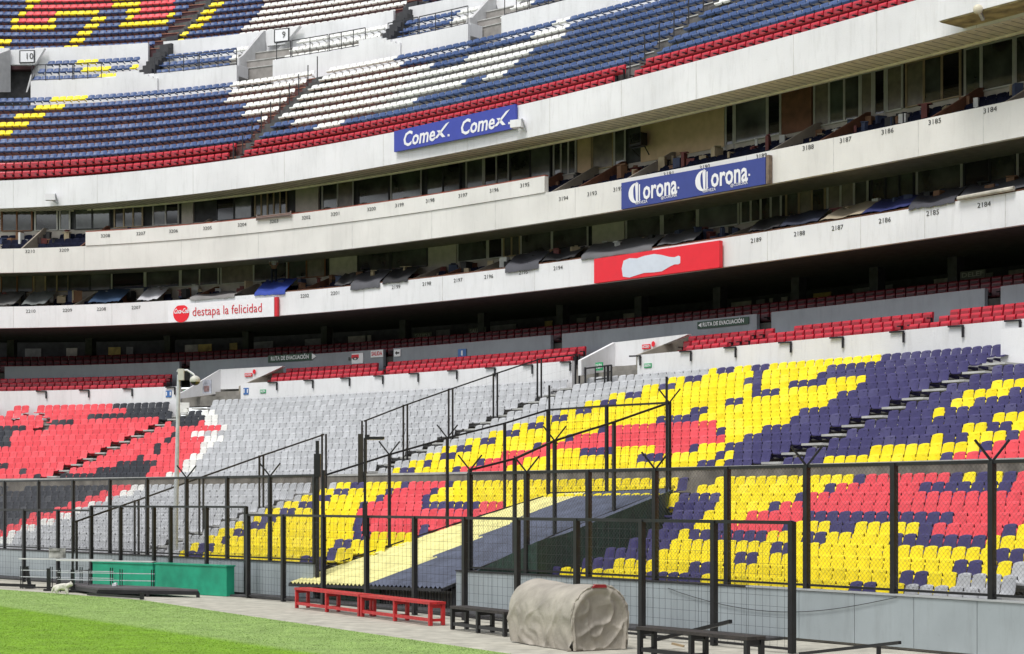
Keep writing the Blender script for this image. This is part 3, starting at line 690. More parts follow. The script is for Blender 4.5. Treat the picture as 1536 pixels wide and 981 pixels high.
W3 = [(1448,1472,1,'wd'),(1473,1521,1,'w'),(1360,1441,3,'t'),(1331,1354,1,'w'),(1312,1328,1,'wd'),(1292,1309,1,'wd'),(1222,1290,3,'w'),(1173,1218,1,'brown'),(1152,1171,1,'w'),(1103,1151,1,'w'),(1089,1101,1,'wd'),(962,1087,1,'cream'),(922,938,1,'wd'),(889,920,1,'t'),(867,887,1,'cream'),(831,864,3,'w'),(766,826,2,'k'),(727,763,2,'w'),(700,725,1,'w'),(640,690,2,'k'),(587,632,1,'w'),(538,584,1,'k'),(484,530,2,'w'),(444,478,1,'blank'),(383,430,5,'t'),(325,378,2,'k'),(273,290,1,'blank'),(230,268,2,'w'),(172,214,3,'t'),(112,165,2,'k'),(90,105,1,'w'),(53,86,1,'w'),(3,48,2,'b'),(-60,0,2,'w'),(1524,1600,2,'w')]
W2 = [(1527,1590,2,'w'),(1447,1524,2,'k'),(1376,1443,1,'w'),(1308,1371,3,'k'),(1242,1302,3,'w'),(1180,1238,3,'t'),(1112,1172,4,'w'),(1048,1108,1,'w'),(995,1046,1,'w'),(940,992,1,'w'),(889,937,1,'blank'),(829,882,1,'w'),(782,828,1,'w'),(756,780,2,'t'),(733,754,1,'w'),(687,731,1,'w'),(643,685,1,'blank'),(587,641,1,'k'),(538,585,1,'k'),(495,536,1,'blank'),(433,488,2,'b'),(332,431,2,'w'),(272,328,2,'w'),(219,270,1,'w'),(168,217,1,'w'),(104,166,2,'k'),(51,103,3,'t'),(2,50,2,'b'),(-60,0,2,'w')]
def mids(N): return [((N[i][1]+N[i+1][1])/2) for i in range(len(N)-1)]
rng = random.Random(3)
b3 = [(x, rng.choice([M_part, M_part, M_intdk])) for x in (1500, 1388, 1222, 1148, 935, 862, 822, 770, 720, 668, 600, 545, 483, 430, 380, 330, 262, 118, 30)]
b2 = [(x, rng.choice([M_part, M_part, M_intdk])) for x in (1560, 1440, 1176, 1062, 858, 732, 690, 645, 600, 436, 330, 272, 205, 152, 103, 40)]
s3 = suite_level(Z3F, 18.2, 19.98, b3, W3, 'suite_row', None, 'upper row of glazed suites in shade beneath the boarded soffit')
s2 = suite_level(Z2F, 14.75, 16.62, b2, W2, 'suite_row', None, 'lower row of glazed suites between the cream and white balcony walls')
for lev, z0, z1, nm in ((3, Z3F, 17.45, 'upper_suite_floor'), (2, Z2F, 14.2, 'lower_suite_floor')):
    m = MB()
    for k in range(4): ribbon(m, offs(G2, 0)[::8], .24+.82*k, .24+.82*(k+1), z0-.6, z0-.35+(z1-z0)/3.2*k)
    tag(m.build(nm, M_ceil), kind='structure')
dark = []
for k in range(4):
    z = Z3F-.35+(17.45-Z3F)/3.2*k
    bs = sorted(x for x, _ in b3)
    for r in place_row(offs(G2, .6+.8*k), z+.1, [(x+16*k, .3) for x in bs], pitch=.46, x0=0, x1=1560): dark.append(r[:5]+(0,))
for k in (1, 2):
    z = Z2F-.35+(14.2-Z2F)/3.2*k
    for r in place_row(offs(G2, .75+.82*k), z, [], pitch=.52, x0=0, x1=1560):
        if random.random() < .5: dark.append(r[:5]+(0,))
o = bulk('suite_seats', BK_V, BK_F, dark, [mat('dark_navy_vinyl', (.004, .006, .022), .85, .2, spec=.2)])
tag(o, 'rows of dark navy seats inside the shaded suites', 'suite seats', kind='stuff')
m = MB(); cr = random.Random(11); CM = [mat('clutter_'+n_, c_, .7, .1) for n_, c_ in (('white', (.6, .6, .58)), ('brown', (.2, .1, .05)), ('red', (.16, .04, .035)), ('blue', (.04, .055, .11)), ('black', (.02, .02, .02)), ('tan', (.4, .32, .2)))]
for lv in (2, 3):
    for i in range(150):
        x = cr.uniform(0, 1530); o_ = cr.uniform(2.3, 3.3); p = atx(offs(G2, o_), x); z = (Z2F+.75 if lv == 2 else Z3F+1.0)+(o_-2.3)*.25; m.mi = cr.randrange(6)
        w, d, h = cr.uniform(.12, .5), cr.uniform(.1, .35), cr.uniform(.08, .65); m.box((p[0], p[1], z+h/2), (w, d, h), cr.uniform(0, 3))
        if cr.random() < .5: m.box((p[0], p[1], z+h+.03), (w*1.2, d*1.2, .04), cr.uniform(0, 3))
o = m.build('suite_furniture', CM); tag(o, 'clutter of tables, boxes and bags inside the shaded suites', 'suite furniture', kind='stuff')
# tarpaulins over the suite seats
def tarp(xa, xb, col, label, drop=0, za=13.66, zb=14.75, skew=18, sag=.12, rough=.75):
    a0, a1 = atx(offs(G2, -.02), xa), atx(offs(G2, -.02), xb); b0, b1 = atx(offs(G2, 3.2), xa+skew), atx(offs(G2, 3.2), xb+skew)
    NU, NV = 14, 12; v = []; f = []; rg = random.Random(int(xa))
    for j in range(NV+1):
        for i in range(NU+1):
            u, w = i/NU, j/NV; p = (a0*(1-u)+a1*u)*(1-w)+(b0*(1-u)+b1*u)*w
            z = za+(zb-za)*w-sag*math.sin(math.pi*w)*math.sin(math.pi*u)+rg.uniform(-.02, .02)+.03*math.sin(u*9+w*3)
            v.append((p[0], p[1], z))
    for j in range(NV):
        for i in range(NU): a = j*(NU+1)+i; f.append((a, a+1, a+NU+2, a+NU+1))
    if drop:
        n0 = len(v)
        for i in range(NU+1): q = v[i]; v.append((q[0]-.02, q[1]-.05, 13.6-drop+rg.uniform(-.03, .03)))
        for i in range(NU): f.append((n0+i, n0+i+1, i+1, i))
    n1 = len(v); k = len(f)
    v += [(x, y, z-.012) for x, y, z in v[:n1]]; f += [tuple(q+n1 for q in t[::-1]) for t in f[:k]]
    nm = 'tarpaulin_'+'_'.join(f'{int(c*1000)}' for c in col)
    o = link('tarpaulin', mkmesh('tarpaulin', v, f, mat(nm, col, rough, .1, 1.2), smooth=True)); tag(o, label, 'tarpaulin', 'tarpaulins over the suite seats')
tarp(-20, 20, (.13, .13, .125), 'grey tarpaulin at the far left end of the lower suites', 0)
tarp(32, 66, (.15, .165, .16), 'grey green tarpaulin above suite number 2210', 0)
tarp(132, 178, (.03, .065, .13), 'steel blue tarpaulin above suite number 2208', 0, sag=.05)
tarp(205, 236, (.5, .5, .52), 'light grey tarpaulin above suite number 2207', 0, sag=.03)
tarp(285, 352, (.2, .19, .185), 'crumpled grey sheet above the destapa la felicidad sign', .1, zb=14.3, sag=.05)
tarp(382, 428, (.02, .05, .3), 'royal blue tarpaulin right of the crumpled grey sheet', .12, sag=.02)
tarp(500, 524, (.06, .06, .062), 'small charcoal tarpaulin above suite number 2201', 0)
tarp(526, 570, (.075, .075, .085), 'charcoal tarpaulin whose edge hangs over the white wall left of number 2199', .25)
tarp(574, 612, (.02, .02, .022), 'black tarpaulin above suite number 2199, left of the bare seats', .1)
tarp(758, 808, (.07, .07, .082), 'charcoal tarpaulin hanging over suite number 2195', .25)
tarp(812, 860, (.025, .025, .027), 'black tarpaulin above suite number 2194', 0)
tarp(872, 978, (.11, .11, .115), 'long grey tarpaulin behind the left half of the red bottle sign', .12)
tarp(985, 1040, (.1, .1, .105), 'grey tarpaulin behind the right half of the red bottle sign', 0)
tarp(1122, 1166, (.03, .03, .032), 'small black tarpaulin just right of the red bottle sign board', 0)
tarp(1169, 1226, (.025, .03, .055), 'dark navy tarpaulin above suite number 2188', 0, sag=.04)
tarp(1229, 1289, (.4, .34, .24), 'beige tarpaulin above suite number 2187', 0, sag=.1, skew=40)
tarp(1292, 1360, (.02, .028, .13), 'navy banner tarpaulin above suite number 2186', 0, sag=.06, skew=30)
tarp(1363, 1432, (.045, .045, .055), 'charcoal tarpaulin above suite number 2185', .08)
tarp(1437, 1545, (.07, .07, .08), 'slate grey tarpaulin above suite number 2184', 0)
m = MB(); a, b = atx(offs(G2, -.12), 1437), atx(offs(G2, -.12), 1521); m.bar(v3(a, 13.62), v3(b, 13.66), .16, .16, 8)
tag(m.build('rolled_sheet', mat('dirty_white_canvas', (.5, .47, .4), .8, .15)), 'dirty white rolled sheet lying on the wall above number 2184', 'rolled sheet')
m = MB(); a, b = atx(offs(G2, -.15), 385), atx(offs(G2, -.15), 436)
for zz in (17.35, 17.5): m.bar(v3(a, zz), v3(b, zz), .05)
for q in (a, b): m.bar(v3(q, 17.3), v3(q, 17.6), .06)
m.bar(v3(a, 17.42), v3(b, 17.42), .12, .05)
tag(m.build('awning_bar', mat('faded_brown_metal', (.2, .15, .13), .7, .1)), 'rolled awning bar clamped on the raised cream wall at number 3203', 'awning bar')
# person standing in a lower suite
def person(x, z):
    p = atx(offs(G2, 2.7), x); root = empty('person', (p[0], p[1], z), 'person in grey top and dark trousers standing above the royal blue tarpaulin', 'person')
    def chain(name, verts, edges, rad, mm):
        me = bpy.data.meshes.new(name); me.from_pydata([(p[0]+a, p[1]+b, z+c) for a, b, c in verts], edges, []); me.materials.append(mm)
        o = link(name, me, root); sk = o.modifiers.new('skin', 'SKIN'); ss = o.modifiers.new('sub', 'SUBSURF'); ss.levels = 1; ss.render_levels = 1
        for i, r in enumerate(rad): me.skin_vertices[0].data[i].radius = (r, r*.8)
        me.skin_vertices[0].data[0].use_root = True; return o
    Vb = [(0,0,.95),(0,0,1.15),(0,-.02,1.35),(0,-.02,1.47),(0,-.03,1.55),(0,-.04,1.66),(.09,0,.9),(.1,-.02,.5),(.1,.02,.08),(-.09,0,.9),(-.11,-.04,.5),(-.12,0,.08),(.18,-.02,1.4),(.22,-.05,1.15),(.16,-.2,1.0),(-.18,-.02,1.4),(-.22,-.05,1.15),(-.15,-.2,1.02),(.1,-.12,.03),(-.12,-.14,.03)]
    Eb = [(0,1),(1,2),(2,3),(3,4),(4,5),(0,6),(6,7),(7,8),(8,18),(0,9),(9,10),(10,11),(11,19),(2,12),(12,13),(13,14),(2,15),(15,16),(16,17)]
    Rb = [.14,.13,.16,.07,.08,.09,.09,.06,.045,.09,.06,.045,.06,.045,.035,.06,.045,.035,.04,.04]
    chain('body', Vb, Eb, Rb, mat('person_skin', (.3, .17, .11), .6, .05))
    chain('shirt', [(0,0,1.0),(0,0,1.2),(0,-.02,1.38),(.18,-.02,1.39),(.22,-.05,1.2),(-.18,-.02,1.39),(-.22,-.05,1.2)], [(0,1),(1,2),(2,3),(3,4),(2,5),(5,6)], [.17,.16,.175,.08,.065,.08,.065], mat('grey_shirt', (.45, .45, .46), .9, .2, 12))
    chain('trousers', [(0,0,.98),(.09,0,.85),(.1,-.02,.5),(.1,.02,.12),(-.09,0,.85),(-.11,-.04,.5),(-.12,0,.12)], [(0,1),(1,2),(2,3),(0,4),(4,5),(5,6)], [.165,.115,.08,.06,.115,.08,.06], mat('dark_trousers', (.015, .018, .03), .9, .1))
    chain('hair', [(0,.0,1.70),(0,-.02,1.75)], [(0,1)], [.095,.07], mat('dark_hair', (.01, .008, .006), .8, .1))
person(411, 14.35)
# television on its wall bracket in the cream suite
tv = empty('television', (*atx(offs(G2, 3.1), 957), 18.9), 'old black television on a wall bracket in the cream walled suite', 'television')
p = atx(offs(G2, 3.0), 957); t, nn = tn(G2, 957); an = math.atan2(t[1], t[0])
m = MB(); m.box((p[0], p[1], 19.05), (.75, .4, .55), an); m.build('casing', M_black, tv)
m = MB(); q = p-nn*.205; m.box((q[0], q[1], 19.07), (.6, .012, .42), an); m.build('screen', M_glass, tv)
m = MB(); m.bar(v3(p-t*.4, 18.72), v3(p+t*.4, 18.72), .05); m.bar(v3(p-t*.4, 18.72), v3(p-t*.3+nn*.4, 18.4), .04); m.bar(v3(p+t*.4, 18.72), v3(p+t*.3+nn*.4, 18.4), .04); m.build('bracket', M_black, tv)

# ------------------------------------------------------------------ upper tier
uo = lambda k: .55+.8*k                     # offset of row k (0..10) behind the front wall
UZ1 = lambda k: 20.12+.655*k if k < 3 else 22.25+.66*(k-3)
def upper_steps(name, k0, k1, xa, xb, M):
    m = MB()
    for k in range(k0, k1):
        P = sub(G1, xa, xb, 90); z = UZ1(k); zl = UZ1(k-1) if k else z-.6
        m.mi = 0; ribbon(m, P, uo(k)-.36 if k else .23, uo(k)+.46, max(zl-.3, 19.45), z-.05)
        m.mi = 1; ribbon(m, P, uo(k)-.40, uo(k)+.46, z-.05, z)
    return m.build(name, [M, M_nose if 'grey' in M.name else mat('rusty_nosing', (.3, .13, .09), .8, .2)])
tag(upper_steps('upper_terrace', 0, 11, -230, 478, M_maroon), kind='structure')
ute = upper_steps('upper_terrace', 0, 11, 478.4, 1930, M_grise); tag(ute, kind='structure')
for k in range(3):
    zt = UZ1(k); redrow(offs(G1, uo(k)), zt, [((341, 352, 363)[k], .62), ((905, 930, 952)[k], .62)], 'upper', k, x0=-40, x1=1420)
BR = ["B479 W519 B9999", "B441 W627 B9999", "B391 W692 B729 W758 B9999", "Y13 B367 W740 B749 W778 B9999", "Y43 B363 W799 B1073 W1095 B9999",
 "B25 Y72 B343 W648 B704 W849 B9999", "B54 Y99 B348 W607 B797 W849 B858 W868 B9999", "B81 Y126 B343 W599 B827 W858 B9999"]
upper = []
for k in range(8):
    upper += [r[:7] for r in place_row(offs(G1, uo(k+3)), UZ1(k+3), [(384+14*k, .5), (975+22*k, .5)], pxf=PXB, colrun=runs(BR[k]), x0=-60, x1=1500)]
# block behind railings (three rows), high white wall and the rows above
LWo, WO, HWo = 9.65, lambda k: 11.3+.8*k, 14.0
ZLW = 28.25
def zcol(off, x, y): p = atx(offs(G1, off), x); return zat(p, y)
ZW = [zcol(WO(0), 58, 113)-.62, zcol(WO(1), 67, 101.7)-.62, zcol(WO(2), 73, 90)-.62]
ZLW = zcol(LWo, 182, 115); ZHW = zcol(HWo, 222, 64)
m = MB(); ribbon(m, sub(G1, -230, 1930, 120), 8.95, LWo, 25, UZ1(10)); tag(m.build('upper_walkway', M_grise), kind='structure')
lw = empty('low_white_wall', (*atx(offs(G1, LWo), 300), UZ1(10)), 'low stepped white wall carrying the railings in the upper tier', 'wall')
V9, V8 = (358, 417), (703, 752)
for xa, xb in ((46, 355), (409, 702), (752, 1930)):
    m = MB(); ribbon(m, sub(offs(G1, LWo), xa, xb, 50), 0, .2, UZ1(10)-.2, ZLW); ribbon(m, sub(offs(G1, LWo), xa, xb, 50), .21, 1.2, ZLW-.6, ZW[0]-.02); m.build('wall_section', M_white, lw)
# steps on the low wall at the aisles
for xc in (196, 560):
    for j in range(5):
        m = MB(); ribbon(m, sub(offs(G1, LWo-.12), xc-14+j*7-8, xc+12+j*7, 4), 0, .1, UZ1(10), ZLW+.28-.14*j); m.build('step', M_white, lw)
for k in range(3):
    m = MB()
    for xa, xb in ((52+6*k, 352), (414, 700+6*k), (754, 1930)):
        m.mi = 0; ribbon(m, sub(G1, xa, xb, 40), WO(k)-.36, WO(k)+.44, ZW[0]-1, ZW[k]-.05); m.mi = 1; ribbon(m, sub(G1, xa, xb, 40), WO(k)-.4, WO(k)+.44, ZW[k]-.05, ZW[k])
    tag(m.build('railed_terrace', [mat('pale_terrace_concrete', (.3, .28, .26), .85, .1), M_nose]), kind='structure')
WR = ["B145 Y200 B343 W583 B661 W792 B9999", "B127 Y167 B198 Y212 B349 W583 B677 W800 B9999", "B112 Y145 B208 Y222 B351 W583 B694 W820 B9999"]
for k in range(3):
    sk = [('span', -200, 50+9*k), ('span', (344, 354, 373)[k]+1, (424, 436, 448)[k]), ('span', 200+6*k, 229+6*k), ('span', (558, 570, 580)[k], (583, 594, 608)[k]), ('span', 703+8*k, (752, 770, 780)[k])]
    upper += [r[:7] for r in place_row(offs(G1, WO(k)), ZW[k], sk, pxf=PXB, colrun=runs(WR[k]), x0=40, x1=1300)]
hw = empty('high_white_wall', (*atx(offs(G1, HWo), 300), ZW[2]), 'high white wall of the upper tier, above the railed seat rows', 'wall')
for xa, xb in ((-230, 14), (52, 222), (245, 590), (613, 1930)):
    m = MB(); ribbon(m, sub(offs(G1, HWo), xa, xb, 50), 0, .2, ZW[2]-.3, ZHW); m.build('wall_section', M_white, hw)
TO = lambda k: HWo+.65+.8*k
ZT = lambda k: zcol(TO(0), 100, 67)-.62+.665*k
z0t = ZT(0)
m = MB()
for k in range(9):
    z = z0t+.665*k; P = sub(G1, -230, 1000, 90); m.mi = 0; ribbon(m, P, TO(k)-.36, TO(k)+.46, z-1, z-.05); m.mi = 1; ribbon(m, P, TO(k)-.4, TO(k)+.46, z-.05, z)
tag(m.build('top_terrace', [mat('dark_maroon_riser', (.075, .03, .035), .85, .2, 1.5, streak=.3), mat('rusty_nosing', (.3, .13, .09), .8, .2)]), kind='structure')
TR = ["Y7 B100 Y118 B262 Y274 B361 W604 B9999", "Y12 B107 Y128 B270 Y286 B364 W604 B9999", "B115 Y138 B283 Y306 B376 W9999", "B14 Y80 B123 Y147 B177 Y248 B290 Y314 B383 W9999",
 "B22 Y32 R74 Y85 B137 Y157 B187 Y197 R247 Y258 B300 Y323 B393 W9999", "B28 Y40 R83 Y147 B195 Y207 R258 Y266 B310 Y332 B397 W9999", "B34 Y46 R164 Y213 R260 B320 Y341 B400 W9999", "B40 Y60 R170 Y220 B330 Y350 B410 W9999", "B9999"]
for k in range(9):
    upper += [r[:7] for r in place_row(offs(G1, TO(k)), z0t+.665*k, [(248+10*k, .75), (608+14*k, .75)], pxf=PXB, colrun=runs(TR[k]), x0=-40, x1=720)]
o = bulk('upper_seats', UP_V, UP_F, upper, [SEAT[c] for c in CODES])
tag(o, 'hundreds of low blue, white, yellow and red shell seats filling the upper tier', 'stadium seats', kind='stuff')
# red folding seats: the nearest as single things, the rest together
cand = [t for t in redseats if t[1] != 'shade' and 0 < t[0][7] < 1536 and not (t[1] == 'upper' and (t[2] == 0 and t[0][7] > 600 or t[0][7] > 1400))]
cand.sort(key=lambda t: t[0][1]); ch = cand[:300]; idr = {id(t) for t in ch}
FM = mkmesh('folding_seat', FO_V, FO_F, [M_folds, M_foldd, M_black], FO_I)
cnt = {}
for t in sorted(ch, key=lambda t: -t[0][7]):
    kk = (t[1], t[2]); cnt[kk] = cnt.get(kk, 0)+1
    o = bpy.data.objects.new('folding_seat', FM); COL.objects.link(o); r = t[0]; o.location = r[:3]; o.rotation_euler = (0, 0, math.atan2(-r[3], r[4])); o.scale = (r[6], 1, 1)
    rn = ('front', 'second', 'third')[t[2]]
    lab = f"red folding seat, {nth(cnt[kk])} from the right in the {rn} row {'of the upper tier' if t[1] == 'upper' else 'behind the white parapet'}"
    tag(o, lab, 'folding seat', 'red folding seats')
o = bulk('folding_seats', FO_V, FO_F, [t[0][:7] for t in redseats if id(t) not in idr and t[1] != 'shade'], [M_folds, M_foldd, M_black], FO_I, smooth=False)
tag(o, 'remaining red folding seats in rows behind the white walls', 'folding seats', 'red folding seats', 'stuff')
o = bulk('shaded_seats', FO_V, FO_F, [t[0][:7] for t in redseats if t[1] == 'shade'], [mat('shade_darkened_red_seat', (.16, .012, .02), .35, .15), mat('shade_darkened_seat_pad', (.05, .006, .01), .5, .1), M_black], FO_I, smooth=False)  # red seats in darker colours, the concourse shade painted in
tag(o, 'rows of red folding seats, colour darkened for shade, in the concourse above the grey wall', 'folding seats', 'darkened concourse seats', 'stuff')
# aisle handrail posts and stairs of the upper tier
def rail(name, pts, label, group, h=1.0, r=.045, posts=True, mid=False, M=M_black, cat='railing'):
    P = [Vector(p) for p in pts]; root = empty(name, P[0], label, cat, group)
    m = MB()
    for a, b in zip(P, P[1:]):
        m.bar(a+Vector((0, 0, h)), b+Vector((0, 0, h)), r)
    m.build('top_rail', M, root)
    if mid:
        m = MB()
        for a, b in zip(P, P[1:]): m.bar(a+Vector((0, 0, h*.08)), b+Vector((0, 0, h*.08)), r*.8)
        m.build('bottom_rail', M, root)
    for a in P:
        m = MB(); m.bar(a, a+Vector((0, 0, h-.01)), r); m.build('post', M, root)
    return root
def seg(off, xa, xb, z, n):
    P = sub(offs(G1, off), xa, xb, n); return [(*p, z) for p in P]
rail('railing', seg(LWo+.1, 48, 109, ZLW, 4), 'black railing on the low white wall, left end beside the sign numbered 10', 'railings of the upper tier', mid=True)
rail('railing', seg(LWo+.1, 111, 152, ZLW, 3), 'black railing on the low white wall left of the first dark stair', 'railings of the upper tier', mid=True)
rail('railing', seg(LWo+.1, 232, 297, ZLW, 4), 'black railing on the low white wall right of the first dark stair', 'railings of the upper tier', mid=True)
rail('railing', seg(LWo+.1, 299, 355, ZLW, 3), 'black railing ending at the stairway entrance numbered 9', 'railings of the upper tier', mid=True)
rail('railing', seg(LWo+.1, 415, 436, ZLW, 2), 'short black railing just right of the sign numbered 9', 'railings of the upper tier', mid=True)
rail('railing', seg(LWo+.1, 438, 492, ZLW, 3), 'black railing over white seats, right of the sign numbered 9', 'railings of the upper tier', mid=True)
rail('railing', seg(LWo+.1, 494, 548, ZLW, 4), 'black railing left of the second dark stair, over white seats', 'railings of the upper tier', mid=True)
rail('railing', seg(LWo+.1, 582, 627, ZLW, 3), 'black railing over blue seats right of the second dark stair', 'railings of the upper tier', mid=True)
rail('railing', seg(LWo+.1, 629, 702, ZLW, 4), 'black railing over blue and white seats left of the third entrance', 'railings of the upper tier', mid=True)
rail('railing', seg(LWo+.1, 757, 792, ZLW, 3), 'black railing at the top of picture right of the third entrance', 'railings of the upper tier', mid=True)
rail('railing', seg(LWo+.1, 794, 880, ZLW, 4), 'rightmost black railing over blue seats at the top of the picture', 'railings of the upper tier', mid=True)
for nm, base, sl, lab in (('P', 384, 14, 'left aisle of the upper tier'), ('Q', 975, 22, 'right aisle of the upper tier')):
    for k in range(-1 if nm == 'Q' else -2, 8):
        kk = k+3; x = base+sl*k-(9 if nm == 'P' else 11)+3; p = atx(offs(G1, uo(kk)-.2), x)
        if p is None: continue
        m = MB(); m.bar((*p, UZ1(kk)), (*p, UZ1(kk)+1.25), .055)
        tag(m.build('handrail_post', M_black), f'handrail post, {nth(kk+1)} row from the front, {lab}', 'post', 'aisle posts of the upper tier')
M_dstep = mat('dark_aisle_concrete', (.09, .09, .088), .85, .2, 3)
for base, sl in ((384, 14), (975, 22)):
    for k in range(-2, 8):
        kk = k+3; x = base+sl*k; off = uo(kk)-.1
        for h in (0, 1):
            p = atx(offs(G1, uo(kk)-(.60, .415)[h]), x-(2 if h == 0 else 0)); t, nn = tn(G1, x); m = MB(); m.box((p[0], p[1], UZ1(kk)-(.50, .31)[h]), (1.45 if base == 384 else 1.25, (.36, .06)[h], (.33, .63)[h]), math.atan2(t[1], t[0])); m.build('step', M_dstep, ute)
for base, sl in ((248, 10), (608, 14)):
    for k in range(7):
        p = atx(offs(G1, TO(k)-.1), base+sl*k); t, nn = tn(G1, base+sl*k); m = MB(); m.box((p[0], p[1], z0t+.665*k-.1), (1.35, .5, .6), math.atan2(t[1], t[0])); m.build('step', M_dstep, ute)
# dark stairs between the railed block and the rows above
for xc, lab in ((212, 'left'), (572, 'right')):
    root = empty('stair', (*atx(offs(G1, LWo+.3), xc), ZLW), f'dark steel stair climbing through the high white wall, {lab} one of two', 'stair', 'dark stairs of the upper tier')
    for j in range(11):
        off = LWo+.5+.5*j; z = ZW[0]-.4+.38*j; x = xc+5*j; p = atx(offs(G1, off), x); t, nn = tn(G1, x)
        m = MB(); m.box((p[0], p[1], z), (.95, .5, .4), math.atan2(t[1], t[0])); m.build('step', M_dark, root)
# stairway entrances of the upper tier
def entrance(name, lab, left, beam, right, sign, num, x0):
    pa, pb = atx(offs(G1, WO(0)-.2), x0), atx(offs(G1, HWo+.1), x0+48)
    root = empty(name, (*pa, ZW[0]), lab, 'entrance', 'stairway entrances of the upper tier')
    m = MB(); vpoly(m, pa, pb, left, .2); m.build('left_wall', mat('pale_grey_render', (.5, .5, .5), .8, .06), root)
    a, b = atx(offs(G1, HWo-.5), beam[0][0]), atx(offs(G1, HWo-.5), beam[0][0]+50)
    m = MB(); vpoly(m, a, b, beam, .3); m.build('lintel', M_white, root)
    m = MB(); qa, qb = atx(offs(G1, HWo-.7), right[0][0]), atx(offs(G1, HWo+.4), right[1][0]); vpoly(m, qa, qb, right, .15); m.build('right_wall', mat('pale_grey_render', (.5, .5, .5), .8, .06), root)
    m = MB(); a2, b2 = atx(offs(G1, HWo+.9), left[0][0]-5), atx(offs(G1, HWo+.9), right[1][0]+5); m.prism([(*a2, ZW[0]-1.4), (*b2, ZW[0]-1.4), (*b2, ZHW-.1), (*a2, ZHW-.1)], (.1, .2, 0)); m.build('inner_wall', M_darkint, root)
    if sign:
        a, b = atx(offs(G1, HWo-.56), beam[0][0]), atx(offs(G1, HWo-.56), beam[0][0]+50)
        m = MB(); pts = vpoly(m, a, b, sign, .04); sg = m.build('sign', M_black, root)
        cxs = sum(s[0] for s in sign)/4; cys = sum(s[1] for s in sign)/4; sh = [(cxs+(s[0]-cxs)*.86, cys+(s[1]-cys)*.86) for s in sign]
        a, b = atx(offs(G1, HWo-.58), beam[0][0]), atx(offs(G1, HWo-.58), beam[0][0]+50)
        m = MB(); pts = vpoly(m, a, b, sh, .012); o = m.build('sign_face', M_signwhite, sg); o.matrix_parent_inverse = Matrix.Identity(4)
        r = Vector(pts[3])-Vector(pts[0]); c = Vector(pts[0]).lerp(Vector(pts[2]), .5)+r*.18-Vector((0, .03, 0))
        o = text_obj('numeral', num, c, r, .55, M_ink, sg, ext=.004); o.matrix_parent_inverse = Matrix.Identity(4)
entrance('stair_entrance', 'upper tier entrance marked 10 at the left edge', [(-40, 138), (-40, 96), (14, 75), (16, 75), (16, 138)], [(15, 75), (67, 72), (52, 97), (16, 97)], [(41, 138), (67, 73), (67, 100), (48, 112), (41, 138)], [(29, 94.5), (29, 75.5), (52, 75), (52, 94)], '10', -20)
entrance('stair_entrance', 'upper tier entrance marked 9, between two railed seat blocks', [(359, 112), (359, 87), (365, 83), (396, 46), (400, 46), (400, 110)], [(396, 46), (449, 38.5), (426, 66), (400, 69)], [(414, 76), (449, 39), (449, 66), (420, 74)], [(411, 64), (411, 44), (433.5, 41.5), (433.5, 61.5)], '9', 360)
entrance('stair_entrance', 'upper tier entrance at the top edge of the picture, right of the blue railed seats', [(704, 50), (704, 27), (709, 26), (740, -8), (747, -8), (747, 44)], [(740, -8), (800, -20), (775, 10), (747, 14)], [(757, 18), (800, -18), (800, 5), (762, 16)], None, '', 706)

# ------------------------------------------------------------------ sign boards on the balcony walls
def board(name, P, xa, xb, ytop_a, ytop_b, ybot_a, ybot_b, M, label, off=-.2, th=.14, side=None):
    a, b = atx(offs(P, off), xa), atx(offs(P, off), xb)
    root = empty(name, (*a, zat(a, ybot_a)), label, 'sign board')
    m = MB(); pts = vpoly(m, a, b, [(xa, ybot_a), (xb, ybot_b), (xb, ytop_b), (xa, ytop_a)], th); m.build('panel', M, root)
    P0, P1, P2, P3 = [Vector(p) for p in pts]; r = (P1-P0); u = (P3-P0); nrm = Vector((r.x, r.y, 0)).cross(Vector((0, 0, 1))).normalized()
    if nrm.y > 0: nrm = -nrm
    return root, P0, r, u, nrm
def on(P0, r, u, nrm, s, t, d=.012): return P0+r*s+u*t+nrm*d
rt, P0, r, u, nr = board('sign_board', G1, 591, 773, 197, 156, 228, 192, M_signblue, 'blue board reading Comex twice on the upper white wall')
H = u.length
for s in (.245, .73):
    text_obj('lettering', 'Come', on(P0, r, u, nr, s-.03, .47), r, H*.98, M_signwhite, rt, bold=.02, shear=.18, width=r.length*.27, up=(0, 0, 1))
    m = MB(); c = on(P0, r, u, nr, s+.135, .0, .016)
    def q(a, b): return on(P0, r, u, nr, s+.125+a, b, .016)
    m.prism([q(-.02, .25), q(.005, .25), q(.105, .9), q(.075, .84)], nr*-.01); m.prism([q(.0, .60), q(.025, .60), q(.07, .24), q(.045, .24)], nr*-.0104)
    m.box(q(.10, .27), (.1, .03, .1)); m.build('letter_x_mark', M_signwhite, rt)
rt, P0, r, u, nr = board('sign_board', G2, 932, 1148, 274.5, 235.5, 314, 276, M_signnavy, 'navy board reading Corona twice on the middle cream wall', off=-.24)
m = MB(); t_, n_ = tn(G2, 1152); e = P0+r; m.prism([e+r*.004, e+r*.022, e+r*.022+u, e+r*.004+u], -nr*.2); m.build('end_face', mat('bare_brown_edge', (.2, .15, .11), .9, .2, 6), rt)
